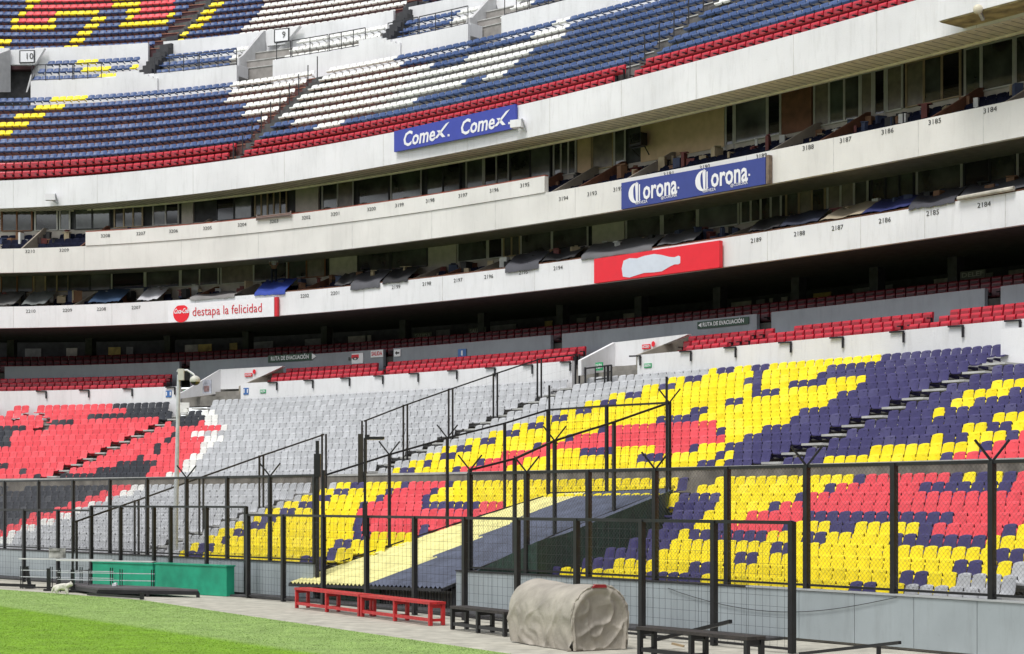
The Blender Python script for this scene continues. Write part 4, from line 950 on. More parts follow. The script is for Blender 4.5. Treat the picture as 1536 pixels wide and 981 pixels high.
for s in (.24, .72):
    def q(a, b): return on(P0, r, u, nr, s+a, b, .012)
    text_obj('lettering', 'orona', q(.045, .53), r, H*1.12, M_signwhite, rt, bold=.02, width=r.length*.245, up=(0, 0, 1))
    m = MB(); N = 14; ring = []
    for j in range(N+1):
        an = math.radians(70+240*j/N); w = .006+.026*math.sin(math.pi*j/N); ring.append((q(-.13+.055*math.cos(an), .52+.38*math.sin(an)), q(-.13+(.055-w)*math.cos(an)+.004, .52+(.38-w*3)*math.sin(an))))
    for a_, b_ in zip(ring, ring[1:]): m.poly([a_[0], b_[0], b_[1], a_[1]])
    m.prism([q(-.128, .12), q(-.116, .16), q(-.114, .86), q(-.124, .93), q(-.136, .86)], nr*-.008)
    m.prism([q(-.108, .2), q(-.1, .2), q(-.1, .82), q(-.108, .82)], nr*-.0082)
    m.box(q(.178, .42), (.07, .03, .08)); m.build('letter_c', M_signwhite, rt)['kind'] = 'stuff'
    text_obj('small_print', 'CERVEZA', q(-.09, .13), r, .17, M_signwhite, rt, ext=.003); text_obj('small_print', '@CORONA', q(.11, .16), r, .17, M_signwhite, rt, ext=.003)
rt, P0, r, u, nr = board('sign_board', G2, 891, 1079, 388.5, 360.5, 425, 401, M_signred, 'red board with a white bottle silhouette lying on its side', off=-.3, th=.2)
def q(a, b): return on(P0, r, u, nr, a, b, .012)
bt = [(.245,.12),(.30,.05),(.35,.10),(.42,.16),(.50,.13),(.56,.13),(.62,.27),(.66,.34),(.69,.32),(.705,.36),(.705,.62),(.69,.66),(.66,.62),(.62,.66),(.56,.78),(.50,.86),(.42,.84),(.36,.78),(.30,.83),(.25,.76),(.235,.45)]
m = MB(); m.poly([q(a, b) for a, b in bt]); m.build('bottle_shape', mat('pale_blue_print', (.62, .67, .76), .5, .03), rt)
rt, P0, r, u, nr = board('sign_board', G2, 252, 411, 457.5, 445.5, 484, 474.5, M_signwhite, 'white board with a red disc reading destapa la felicidad on the lowest wall', off=-.22)
e = P0+r; m = MB(); m.prism([e+r*.004, e+r*.03, e+r*.03+u*1.05, e+r*.004+u*1.05], -nr*.16); m.build('end_face', M_redprint, rt)
m = MB(); N = 28; c = (.13, .47); m.poly([q_ for q_ in [P0+r*(c[0]+.078*math.cos(2*math.pi*k/N))+u*(c[1]+.5*max(-1, min(.92, math.sin(2*math.pi*k/N))))+nr*.012 for k in range(N)]]); m.build('disc', M_signred, rt)
text_obj('disc_lettering', 'Coca-Cola', P0+r*.13+u*.6+nr*.02, r, .36, M_signwhite, rt, bold=.02, shear=.5, width=r.length*.14)
text_obj('lettering', 'destapa la felicidad', P0+r*.565+u*.5+nr*.014, r, .66, M_redprint, rt, bold=-.004, width=r.length*.65)

# small signs on the grey wall and parapet
def sign(P, off, xa, xb, yt, yb, M, label, txt=None, tm=None, slope=None, size=.8, bold=.02, name='sign', wfrac=.86, cat='sign'):
    a, b = atx(offs(P, off), xa), atx(offs(P, off), xb); root = empty(name, (*a, zat(a, yb)), label, cat)
    za, zb = zat(a, yb), zat(a, yt); m = MB(); d = (b-a)/np.linalg.norm(b-a); nn = np.array([-d[1], d[0]]); nn = nn if nn[1] > 0 else -nn
    m.prism([(*a, za), (*b, za), (*b, zb), (*a, zb)], (nn[0]*.03, nn[1]*.03, 0)); m.build('plate', M, root)
    if txt:
        c = (a+b)/2-nn*.008; text_obj('lettering', txt, (c[0], c[1], (za+zb)/2), (d[0], d[1], 0), (zb-za)*size, tm, root, bold=bold, ext=.003, width=np.linalg.norm(b-a)*wfrac)
    return root, a, b, d, nn, za, zb
s_, a, b, d, nn, za, zb = sign(GW, -.05, 402, 468, 533.5, 544, M_greensign, 'dark green evacuation route sign with arrow pointing right', 'RUTA DE EVACUACIÓN', M_signwhite)
m = MB(); m.prism([(*(b+d*.0-nn*.01), za+.02), (*(b+d*.3-nn*.01), (za+zb)/2), (*(b-nn*.01), zb-.02)], (nn[0]*.02, nn[1]*.02, 0)); m.build('arrow', M_signwhite, s_)
s_, a, b, d, nn, za, zb = sign(GW, -.05, 1046, 1123, 483, 493.5, M_greensign, 'dark green evacuation route sign with arrow pointing left', ' RUTA DE EVACUACIÓN', M_signwhite, wfrac=.8)
m = MB(); m.prism([(*(a+d*.05-nn*.01), (za+zb)/2), (*(a+d*.24-nn*.01), za+.05), (*(a+d*.24-nn*.01), zb-.05)], (nn[0]*.008, nn[1]*.008, 0)); m.build('arrow', M_signwhite, s_)
sign(GW, -.05, 556, 574.5, 526, 536.5, M_signwhite, 'white exit sign with dark letters left of a dark doorway', 'SALIDA', M_redprint)
s_, a, b, d, nn, za, zb = sign(GW, -.05, 591, 600.5, 524.5, 535, M_signwhite, 'small white sign with a black arrow right of a dark doorway')
m = MB(); c = (a+b)/2-nn*.01; zm = (za+zb)/2; m.prism([(*(c-d*.15), zm), (*(c-d*.02), zm-.1), (*(c-d*.02), zm-.04), (*(c+d*.15), zm-.04), (*(c+d*.15), zm+.04), (*(c-d*.02), zm+.04), (*(c-d*.02), zm+.1)], (nn[0]*.008, nn[1]*.008, 0)); m.build('arrow', M_ink, s_)
s_, a, b, d, nn, za, zb = sign(GW, -.05, 527.5, 544.5, 530.5, 546, M_signwhite, 'white block number sign reading 10 with a red band', '10   ', M_ink, size=.45)
m = MB(); c = a-nn*.01; m.prism([(*c, zb-.24), (*(c+d*.5), zb-.24), (*(c+d*.5), zb-.06), (*c, zb-.06)], (nn[0]*.008, nn[1]*.008, 0)); m.build('band', M_signred, s_)
sign(GW, -.05, 687, 699, 524, 537, M_bluepr, 'small blue sign with a white figure 1 above the red seats', '1', M_signwhite, wfrac=.2)
sign(offs(GW, 3.2), 0, 620, 648, 500, 510, mat('dim_sign_plate', (.08, .08, .07), .8, .1), 'dim exit sign hanging left of its twin in the shaded concourse', 'SALIDA', mat('dim_sign_print', (.25, .25, .22), .8, .1))
sign(offs(GW, 3.2), 0, 703, 729, 492.5, 502.5, mat('dim_sign_plate', (.08, .08, .07), .8, .1), 'dim exit sign hanging right of its twin in the shaded concourse', 'SALIDA', mat('dim_sign_print', (.25, .25, .22), .8, .1))
sign(offs(GW, 3.2), 0, 1440, 1478, 408, 420, mat('dim_sign_plate', (.08, .08, .07), .8, .1), 'dim lettered sign at the right end of the shaded concourse', 'DELEF', mat('dim_sign_print', (.25, .25, .22), .8, .1))
for xa, xb, yt, yb, txt, mm, lab in ((248.5, 257, 586, 596, '††', M_bluepr, 'blue restroom sign on the parapet left of the grey camera pole'), (365, 372.5, 582, 592, '††', M_bluepr, 'blue restroom sign at the parapet end right of the left entrance')):
    sign(PAR, -.03, xa, xb, yt, yb, mm, lab, 'I I', M_signwhite, size=.8)
sign(PAR, -.03, 390, 398.5, 584.5, 590, M_exit, 'small green sign on the parapet above the grey seats', 'SALIDA', M_signwhite)
sign(PAR, -.03, 966, 977, 545.5, 552, M_exit, 'small green sign on the parapet right of the middle entrance', 'SALIDA', M_signwhite)

# L shaped black brackets along the parapet
for i, (x, y) in enumerate(((69,587),(133,586),(198,585),(262,584),(415,576),(469,573),(524,569),(574,567),(627,563),(685,558),(742,553),(798,550),(855,547),(960,538),(1036,534),(1103,528),(1186,519),(1264,512),(1355,502),(1444,494),(1530,485))):
    p = atx(offs(PAR, -.06), x); t, nn = tn(PAR, x); z = PZ-.02
    m = MB(); m.bar(v3(p, z-.42), v3(p, z), .07); m.bar(v3(p+t*.03, z-.03), v3(p-t*.62, z-.01), .06); m.bar(v3(p, z-.1), v3(p+nn*.1, z-.1), .05)
    nums = ('leftmost', ) ; pos = f'{nth(i+1)} from the left'
    tag(m.build('wall_bracket', M_black), f'black L shaped steel bracket on the white parapet, {pos}', 'bracket', 'brackets along the parapet')

# ------------------------------------------------------------------ entrances of the middle block
def vom(label, xl, xm, xr, ytl, ytm, ytr, yb, ramp):
    Q = offs(PAR, .4); a = atx(offs(PAR, -.9), xl); b = atx(offs(PAR, 1.3), xm)
    root = empty('bowl_entrance', (*a, UZ(12)), label, 'entrance', 'white entrances of the bowl')
    m = MB(); vpoly(m, a, b, [(xl, yb+14), (xm, yb+6), (xm, ytm), (xl+8, ytl-4), (xl, ytl)], .18); m.build('left_wall', M_white, root)
    c, d = b, atx(offs(PAR, 1.3), xr); m = MB(); vpoly(m, c, d, [(xm, yb), (ramp[0], yb-1), (ramp[0], ramp[1]), (xr, ytr+1), (xr, ytr), (xm, ytm)], .25); m.build('lintel', M_white, root)
    e, f = atx(offs(PAR, .1), ramp[0]), atx(offs(PAR, 2.6), xr+5)
    m = MB(); vpoly(m, e, f, [(ramp[0], yb+6), (ramp[0], ramp[1]), (xr, ytr+2), (xr+2, ytr+3), (xr+2, ytr+34), (ramp[0]+10, yb+6)], .2); m.build('ramp_wall', mat('brownish_plaster', (.3, .27, .22), .85, .1), root)
    m = MB(); a2, b2 = atx(offs(PAR, 2.7), xm-20), atx(offs(PAR, 2.7), xr+8); m.prism([(*a2, UZ(11)), (*b2, UZ(11)), (*b2, 9.2), (*a2, 9.2)], (0, .2, 0)); m.build('inner_wall', mat('grey_brown_plaster', (.22, .2, .18), .9, .1), root)
    return root
vom('white entrance on the left between the charcoal and grey seats', 270, 331, 423, 590, 554, 549, 584, (361, 579))
vom('white entrance in the middle, above the grey and yellow seats', 872, 923, 1031, 540, 513.5, 501, 549, (958, 532))
sgm = [(275, 285, 585, 593, 'green exit sign on the left wall of the left entrance', M_exit, 'SALIDA'), (893, 904, 544, 556, 'green exit sign behind the black gate of the middle entrance', M_exit, 'SALIDA'), (367, 378, 560, 565, 'small red sign on the lintel of the left entrance', M_signred, 'ACCESO'), (963, 975, 517, 524, 'small red sign on the lintel of the middle entrance', M_signred, 'ACCESO')]
for xa, xb, yt, yb, lab, mm, tx in sgm:
    sign(PAR, -.35 if 'green' in lab else 1.2, xa, xb, yt, yb, mm, lab, tx, M_signwhite)
for x, y, lab in ((381, 557.5, 'left'), (979.5, 516, 'middle')):
    p = atx(offs(PAR, 1.18), x); z = zat(p, y); m = MB(); t, nn = tn(PAR, x)
    m.prism([(p[0]+t[0]*.1*math.cos(k*.5236*1), p[1]+t[1]*.1*math.cos(k*.5236), z+.12*math.sin(k*.5236)) for k in range(12)], (nn[0]*.02, nn[1]*.02, 0))
    tag(m.build('round_sign', M_signred), f'tiny round red sign on the lintel of the {lab} entrance', 'sign')
s_, a, b, d, nn, za, zb = sign(PAR, -.4, 304, 317, 570, 590.5, mat('faded_poster', (.4, .42, .48), .6, .3, 3), 'faded photo poster on the left wall of the left entrance', cat='poster', name='poster')
m = MB(); c = a-nn*.01; m.prism([(*(c+d*.1), za+.1), (*(c+d*.45), za+.1), (*(c+d*.45), za+.4), (*(c+d*.1), za+.4)], (nn[0]*.008, nn[1]*.008, 0)); m.build('picture', mat('poster_print', (.25, .15, .15), .6, .3, 5), s_)
# dark pilasters where the aisles meet the walkway
# white door panel at the far right of the parapet
m = MB(); ribbon(m, sub(PAR, 1518, 1600, 6), -.6, -.4, UZ(11), PZ-.35); tag(m.build('white_partition', M_white), 'white partition right of the last navy seats under the parapet', 'partition')
# white plastic chair near the left entrance
ch_ = empty('plastic_chair', (*atx(Urow(12), 274), UZ(12)), 'white plastic armchair standing behind the camera pole', 'chair')
p = atx(Urow(12), 274)
m = MB(); m.box((p[0], p[1], UZ(12)+.45), (.5, .45, .05)); m.build('seat', SEAT['W'], ch_)
m = MB(); m.box((p[0]+.05, p[1]+.22, UZ(12)+.72), (.5, .05, .5), .1); m.build('backrest', SEAT['W'], ch_)
for dx in (-.22, .22):
    for dy in (-.2, .2):
        m = MB(); m.bar((p[0]+dx, p[1]+dy, UZ(12)), (p[0]+dx, p[1]+dy, UZ(12)+.43), .05); m.build('leg', SEAT['W'], ch_)
    m = MB(); m.bar((p[0]+dx, p[1]-.2, UZ(12)+.66), (p[0]+dx, p[1]+.2, UZ(12)+.66), .05); m.build('arm', SEAT['W'], ch_)

# ------------------------------------------------------------------ fences
def grid_mesh(a, b, z0a, z1a, z0b, z1b, du, dz, r):
    m = MB(); a, b = Vector((a[0], a[1], 0)), Vector((b[0], b[1], 0)); L = (b-a).length; n = max(2, round(L/du))
    for i in range(1, n):
        u = i/n; p = a.lerp(b, u); m.bar((p.x, p.y, z0a+(z0b-z0a)*u), (p.x, p.y, z1a+(z1b-z1a)*u), r, n=3)
    k = max(2, round((z1a-z0a)/dz))
    for j in range(1, k):
        w = j/k; m.bar((a.x, a.y, z0a+(z1a-z0a)*w), (b.x, b.y, z0b+(z1b-z0b)*w), r, n=3)
    return m
def chain_mesh(a, b, z0a, z1a, z0b, z1b, sp, r):
    m = MB(); a, b = Vector((a[0], a[1], 0)), Vector((b[0], b[1], 0)); L = (b-a).length; H0 = max(z1a-z0a, z1b-z0b)
    def lim(u): return z0a+(z0b-z0a)*u/L, z1a+(z1b-z1a)*u/L
    for sgn in (1, -1):
        n = int((L+H0)/sp)+1
        for i in range(-int(H0/sp)-1, n):
            u0 = i*sp if sgn > 0 else L-i*sp
            pts = []
            for j in range(0, 60):
                w = j*H0/59; u = u0+sgn*w
                if 0 <= u <= L:
                    lo, hi = lim(u); z = min(z0a, z0b)+w*(1+0)
                    if lo <= z <= hi: pts.append((u, z))
            if len(pts) > 1:
                (u1, q1), (u2, q2) = pts[0], pts[-1]; p, q = a.lerp(b, u1/L), a.lerp(b, u2/L); m.bar((p.x, p.y, q1), (q.x, q.y, q2), r, n=3)
    return m
def fence(label, posts, pw_, kind='grid', rails=True, vees=(), extra=1, rail_w=.07, name='fence', group=None, bottom=True, double=False, r=.0065, du=.21, dz=.22):
    """posts: (plan point, z base, z top)"""
    root = empty(name, (*posts[0][0], posts[0][1]), label, 'fence', group)
    for i, (p, z0, z1) in enumerate(posts):
        j = min(i+1, len(posts)-1); k = max(i-1, 0); d = np.array(posts[j][0])-np.array(posts[k][0]); an = math.atan2(d[1], d[0]); dd = d/np.linalg.norm(d)
        for e in ((-.09, .09) if double else (0,)):
            m = MB(); m.box((p[0]+dd[0]*e, p[1]+dd[1]*e, (z0+z1)/2), (pw_, pw_, z1-z0), an); m.build('post', M_black, root)
    for (p, a0, a1), (q, b0, b1) in zip(posts, posts[1:]):
        m = MB(); m.bar((*p, a1-.02), (*q, b1-.02), rail_w); m.build('top_rail', M_black, root)
        if bottom: m = MB(); m.bar((*p, a0+.08), (*q, b0+.08), rail_w*.7); m.build('bottom_rail', M_black, root)
        if kind == 'grid': g = grid_mesh(p, q, a0+.05, a1, b0+.05, b1, du, dz, r)
        elif kind == 'chain': g = chain_mesh(p, q, a0+.05, a1, b0+.05, b1, .11, r)
        else: g = None
        if g: o = g.build('mesh_panel', M_dark, root); o['kind'] = 'stuff'
    for x in vees:
        p, z0, z1 = posts[x]; i = x; j = min(i+1, len(posts)-1); k = max(i-1, 0); d = np.array(posts[j][0])-np.array(posts[k][0]); d = d/np.linalg.norm(d)
        m = MB(); b0 = Vector((*p, z1-.02))
        for sg in (-1, 1): m.bar(b0, b0+Vector((sg*.33, 0, .42)), .045)
        m.build('barb_arm', M_black, root)
    return root
def sx(x): return 48.3+(x-372)*.0339
def ps(x, s): d = F/s; return np.array([(x-CX)/F*d, d])
F1 = [(ps(x, sx(x)), 0, 2.6) for x in (372, 425, 485, 550, 622, 697, 776, 865, 963, 1071, 1188)]
fence('tall black mesh fence on the track in front of the tunnel and benches', F1, .12, vees=())
F1b = [(ps(x, 41.8+(x-137)*.0237), 0, 2.84) for x in (137, 181, 231, 256, 310, 369)]
fence('black mesh fence section behind the green barrier boxes', F1b, .11)
F1c = [(ps(x, 39.4+x*.0235), 0, 2.7) for x in (-70, -15, 36, 87, 137)]
fence('black mesh fence section at the left edge behind the metal railings', F1c, .11)
def wp(x): return atx(offs(WALL, .12), x)
F2L = [(wp(x), WZ, WZ+2.70) for x in (-110, -50, 7, 58, 110, 165, 221, 280, 341, 405, 472)]
fence('tall black chain link fence on the pitch wall left of the tunnel', F2L, .11, 'chain', vees=(7, 9), r=.005)
F2R = [(wp(x), WZ, WZ+2.66) for x in (705, 790, 883, 983, 1091, 1210, 1341, 1488, 1655, 1845)]
fence('tall black chain link fence on the pitch wall right of the tunnel', F2R, .12, 'chain', vees=(1, 3, 5, 7), r=.005)
# heavy post pair at the left side of the tunnel
m = MB(); p = wp(481); m.box((p[0]-.1, p[1], 2.0), (.11, .11, 3.9)); m.box((p[0]+.09, p[1], 2.0), (.08, .08, 3.9)); m.box((p[0]-.1, p[1], 4.1), (.2, .16, .7)); m.box((p[0]-.1, p[1], 4.6), (.1, .1, .5))
tag(m.build('gate_post', M_black), 'thick black double post at the left corner of the tunnel opening', 'post')
# tunnel: roof, side walls and enclosing fence
FL, FR = wp(457), wp(683); FLv, FRv = v3(FL, zat(FL, 866)), v3(FR, zat(FR, 873))
bl = atx(Lrow(8.6), 819); br = atx(Lrow(8.9), 1005)
BLv, BRv = v3(bl, zat(bl, 744)), v3(br, zat(br, 736))
tun = empty('tunnel_canopy', FLv, 'corrugated players tunnel canopy, half pale yellow and half slate blue, running up the stand', 'canopy')
out_ = (FLv-BLv).normalized()*.5; FLv = FLv+out_; FRv = FRv+(FRv-BRv).normalized()*.45
def roofpt(u, v): return FLv.lerp(FRv, u).lerp(BLv.lerp(BRv, u), v)
def split(v): return .53-.055*int(v*4.2)-.02*v
def corr(name, M, yellow):
    m = MB(); n = 76; J = 14
    for i in range(n):
        ua, ub = i/n, (i+1)/n; za, zb = (.075 if i % 2 else 0), (0 if i % 2 else .075)
        for j in range(J):
            if (ua < split(j/J)) != yellow: continue
            va, vb = j/J, (j+1)/J; a, b, c, d = roofpt(ua, va), roofpt(ub, va), roofpt(ub, vb), roofpt(ua, vb); o = .012*(3-int(va*4))
            m.poly([(a.x, a.y, a.z+za-o), (b.x, b.y, b.z+zb-o), (c.x, c.y, c.z+zb-o), (d.x, d.y, d.z+za-o)])
            m.poly([(a.x, a.y, a.z+za-o-.01), (d.x, d.y, d.z+za-o-.01), (c.x, c.y, c.z+zb-o-.01), (b.x, b.y, b.z+zb-o-.01)])
    return m.build(name, M, tun)
corr('yellow_sheeting', M_roofy, True); corr('blue_sheeting', M_roofn, False)
m = MB(); m.bar(FLv-Vector((0, 0, .06)), BLv-Vector((0, 0, .06)), .1); m.bar(FRv-Vector((0, 0, .06)), BRv-Vector((0, 0, .06)), .08); m.bar(FLv-Vector((0, 0, .07)), FRv-Vector((0, 0, .07)), .08); m.build('edge_beam', M_dark, tun)
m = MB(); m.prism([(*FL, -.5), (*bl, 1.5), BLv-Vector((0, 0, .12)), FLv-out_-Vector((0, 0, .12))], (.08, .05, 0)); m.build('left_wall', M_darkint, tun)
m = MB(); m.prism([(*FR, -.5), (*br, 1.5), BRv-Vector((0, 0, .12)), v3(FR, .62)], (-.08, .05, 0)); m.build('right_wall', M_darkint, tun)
# dark green windscreen along the right side of the tunnel
def Lpt(k, x): return atx(Lrow(k), x)
sc = empty('windscreen', (*Lpt(0, 812), .5), 'dark green mesh windscreen beside the tunnel canopy, left of the navy seats', 'windscreen')
line = [wp(702), wp(755), wp(806)]; ys = [863, 836, 812]
for k, x in ((1, 850), (2.2, 890), (3.5, 930), (5, 968), (6.5, 990), (9, 1008)): line.append(Lpt(k, x)); ys.append(868.5+(736-868.5)*(x-683)/(1005-683))
for i in range(len(line)-1):
    a, b = line[i], line[i+1]; m = MB(); za, zb = zat(a, ys[i]), zat(b, ys[i+1]); lo = .4 if i > 1 else WZ
    lo2 = lo if i < 2 else LZ(min(9, i))-.5
    m.prism([(*a, min(lo, za-.05)), (*b, min(lo2, zb-.05)), (*b, zb), (*a, za)], (.03, .03, 0)); m.build('screen_panel', M_dkgreen, sc)
# front of the tunnel: green panels and black bars
tf = empty('tunnel_gate', (*wp(575), 0), 'dark barred gate with green side panels under the tunnel canopy', 'gate')
for xa, xb in ((470, 520), (521, 570)):
    a, b = wp(xa), wp(xb); m = MB(); m.prism([(*a, 0), (*b, 0), (*b, .62), (*a, .62)], (.03, .04, 0)); m.build('green_panel', mat('moss_green_panel', (.03, .08, .05), .7, .15), tf)
a, b = wp(574), wp(683)
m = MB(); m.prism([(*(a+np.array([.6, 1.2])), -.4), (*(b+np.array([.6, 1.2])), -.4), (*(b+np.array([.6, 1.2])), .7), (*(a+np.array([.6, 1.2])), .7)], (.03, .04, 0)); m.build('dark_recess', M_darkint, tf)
for i in range(26):
    p = a+(b-a)*i/25; m = MB(); m.bar((*p, 0), (*p, .62), .03); m.build('gate_bar', M_black, tf)
# fence round the tunnel canopy
def onroof(x, y):
    """plan point on the canopy plane seen at a photo position"""
    n = (FRv-FLv).cross(BLv-FLv).normalized(); rdir = Vector(((x-CX)/F, 1, (HZ-y)/F)); o = Vector((0, 0, EYE)); k = (FLv-o).dot(n)/rdir.dot(n); return o+rdir*k
def rp(x, yt, yb):
    q = onroof(x, yb); return (np.array([q.x, q.y]), q.z, zat((q.x, q.y), yt))
TFl = [rp(484, 713, 855), rp(584, 681, 822), rp(671, 656, 793), rp(757, 634, 766), rp(822, 614, 746)]
fence('black mesh fence climbing the left edge of the tunnel canopy', TFl, .09, 'none', vees=(1, 2), rail_w=.06)
TFb = [rp(822, 614, 743), rp(910, 608, 741), rp(1004, 603, 737)]
fence('black fence crossing the upper end of the tunnel canopy', TFb, .09, 'grid', vees=(), rail_w=.06, r=.006)
TFr = [rp(705, 704, 862), rp(772, 687, 835), rp(832, 660, 806), rp(921, 632, 770), rp(1004, 603, 737)]
fence('black fence climbing the right edge of the tunnel canopy', TFr, .09, 'none', vees=(0, 2, 4), rail_w=.06)
for x, yt, lab in ((824, 578, 'left'), (1000, 565, 'right')):
    q = onroof(x, 742); m = MB(); m.box((q.x, q.y, (q.z+zat((q.x, q.y), yt))/2), (.07, .07, zat((q.x, q.y), yt)-q.z))
    tag(m.build('tall_post', M_black), f'tall thin black post rising above the {lab} rear corner of the tunnel fence', 'post')
# fence down the middle aisle
def aisleB(x):
    """point on the centre aisle at column x, with tread height"""
    if x > 545: k = (x-550)/24.0; P = Urow(k); return atx(P, x), UZ(k)
    k = (x-205)/27.1; return atx(Lrow(k), x), LZ(k)
AF = []
for x, yt in ((866, 531), (809, 538), (743, 560), (676, 583), (608, 607), (546, 631)):
    p, z = aisleB(x); AF.append((p, z, zat(p, yt)))
fence('black mesh fence down the middle aisle beside the grey seats, upper part', AF, .06, 'grid', double=True, rail_w=.055, r=.003, dz=.3, du=.2)
AF2 = []
for x, yt in ((486, 651), (392, 683), (302, 715), (205, 750), (112, 782)):
    p, z = aisleB(x); z = max(z, .5); AF2.append((p, z, zat(p, yt)))
fence('black mesh fence down the middle aisle beside the grey seats, lower part', AF2, .06, 'grid', double=True, rail_w=.055, r=.003, dz=.3, du=.2)
p, z = aisleB(541); m = MB(); m.box((p[0], p[1], z+1.0), (.2, .2, 2.3))
tag(m.build('aisle_pillar', mat('dark_bronze_metal', (.03, .026, .015), .6, .2)), 'thick dark bronze post in the middle aisle fence', 'post')
# gate frame at the middle entrance
gt = empty('steel_gate', (*atx(offs(PAR, -.7), 880), UZ(12)), 'open black steel gate in front of the middle entrance', 'gate')
P = [atx(offs(PAR, -.7), x) for x in (878, 893, 907, 912, 917)]
for q_, w in zip(P, (.08, .05, .08, .12, .08)):
    z = UZ(12)+.25; m = MB(); m.bar(v3(q_, z), v3(q_, z+1.25), w); m.build('upright', M_black, gt)
m = MB(); m.bar(v3(P[0], UZ(12)+1.45), v3(P[4], UZ(12)+1.5), .06); m.bar(v3(P[0], UZ(12)+.4), v3(P[4], UZ(12)+.45), .05); m.bar(v3(P[1], UZ(12)+.95), v3(P[3], UZ(12)+.98), .05); m.build('rail', M_black, gt)

# ------------------------------------------------------------------ poles and lamps
def cctv():
    q = ps(263, 42.3); root = empty('camera_pole', (*q, 0), 'grey steel pole with a white dome camera behind the green barrier', 'camera pole')
    zt = zat(q, 562); tube([(q[0], q[1], 0), (q[0], q[1], 2), (q[0]+.06, q[1], zt*.6), (q[0]+.12, q[1], zt)], [.105, .095, .075, .06], 12).build('pole', M_galv, root, True)
    t0 = Vector((q[0]+.12, q[1], zt)); m = tube([t0, t0+Vector((.05, 0, .16)), t0+Vector((.3, 0, .16)), t0+Vector((.52, 0, .02)), t0+Vector((.56, 0, -.05))], .035, 8); m.build('arm', M_signwhite, root, True)
    m = MB(); m.box(t0+Vector((.1, -.08, .0)), (.2, .16, .4)); m.build('junction_box', mat('offwhite_plastic', (.55, .54, .48), .5, .05), root)
    me = bpy.data.meshes.new('dome'); bm = bmesh.new(); bmesh.ops.create_uvsphere(bm, u_segments=16, v_segments=10, radius=.19)
    for v in bm.verts:
        if v.co.z > .0: v.co.z *= .9
    bm.to_mesh(me); bm.free(); me.materials.append(mat('offwhite_plastic', (.55, .54, .48), .5, .05)); me.materials.append(M_glass)
    for pl in me.polygons:
        pl.use_smooth = True
        if pl.center.z < -.07: pl.material_index = 1
    me.transform(Matrix.Translation(t0+Vector((.58, 0, -.2)))); link('dome_camera', me, root)
    m = MB(); m.bar(t0+Vector((-.06, -.02, .1)), t0+Vector((.0, -.02, .2)), .05); m.build('cap', M_galv, root)
cctv()
q = ps(548, sx(548)); root = empty('floodlight_pole', (*(q-np.array([.0, .12])), 2.0), 'black pole with a flat floodlight, fixed to the track fence', 'floodlight')
q = q-np.array([.0, .12]); zt = zat(q, 657)
m = MB(); m.box((q[0], q[1], (2.1+zt)/2), (.07, .07, zt-2.1)); m.box((q[0], q[1], 2.5), (.13, .1, .9)); m.build('pole', M_black, root)
m = MB(); m.box((q[0]+.3, q[1], zt+.0), (.46, .25, .07)); m.box((q[0]+.06, q[1], zt+.02), (.12, .2, .14)); m.build('lamp_housing', M_black, root)
m = MB(); m.box((q[0]+.32, q[1], zt-.045), (.38, .2, .015)); m.build('lamp_glass', mat('lamp_glass', (.5, .5, .48), .2, .1), root)
# projectors on the upper wall
for x, y, P_, lab in ((76, 296, G1, 'small white projector lamp on the left of the upper white wall'), (776, 186, G1, 'white bracket lamp at the right end of the blue board')):
    p = atx(offs(P_, -.35), x); z = zat(p, y); t, nn = tn(P_, x); root = empty('wall_lamp', (*p, z), lab, 'lamp')
    m = MB(); m.box((p[0], p[1], z), (.55, .35, .34), math.atan2(t[1], t[0])+.3); m.build('housing', M_white, root)
    m = MB(); m.bar((*p, z-.1), (*(p+nn*.34+t*.25), z-.3), .06); m.bar((*(p+t*.3), z+.2), (*(p+nn*.34+t*.25), z-.3), .05); m.build('bracket', M_galv, root)
# ribbed box and round floodlight at the top right
pb = empty('camera_box', (*atx(offs(G1, -.6), 1450), 19.6), 'white ribbed camera box projecting from the upper wall at the top right corner', 'camera box')
m = MB(); P = sub(G1, 1444, 1700, 10); ribbon(m, P, -1.3, -.01, 19.45, 20.1); m.build('box_face', M_white, pb)
m = MB(); ribbon(m, sub(G1, 1437, 1700, 10), -1.1, -.012, 20.11, 22.4); m.build('upper_face', M_white, pb)
for i, p in enumerate(sub(offs(G1, -1.12), 1447, 1600, 22)):
    m = MB(); m.bar((*p, 20.15), (*p, 22.3), .05); m.build('rib', mat('pale_steel', (.5, .5, .52), .5, .05), pb)
m = MB(); ribbon(m, sub(G1, 1446, 1700, 10), -1.26, -.02, 19.40, 19.445); m.build('underside', mat('rusty_beige', (.4, .33, .16), .8, .3, 2), pb)
p = atx(offs(G1, -1.4), 1467); z = zat(p, 14); me = bpy.data.meshes.new('lens'); bm = bmesh.new(); bmesh.ops.create_uvsphere(bm, u_segments=16, v_segments=8, radius=.17); bm.to_mesh(me); bm.free(); me.materials.append(mat('cream_lamp', (.65, .6, .45), .4, .05)); me.transform(Matrix.Translation((p[0], p[1], z)) @ Matrix.Diagonal((1, .7, 1, 1)))
root = empty('round_lamp', (*p, z), 'cream round lamp on the ribbed box at the top right', 'lamp'); link('lens', me, root)
m = MB(); m.bar((*p, z), (*(p+np.array([.3, .5])), z-.2), .1); m.build('bracket', M_galv, root)
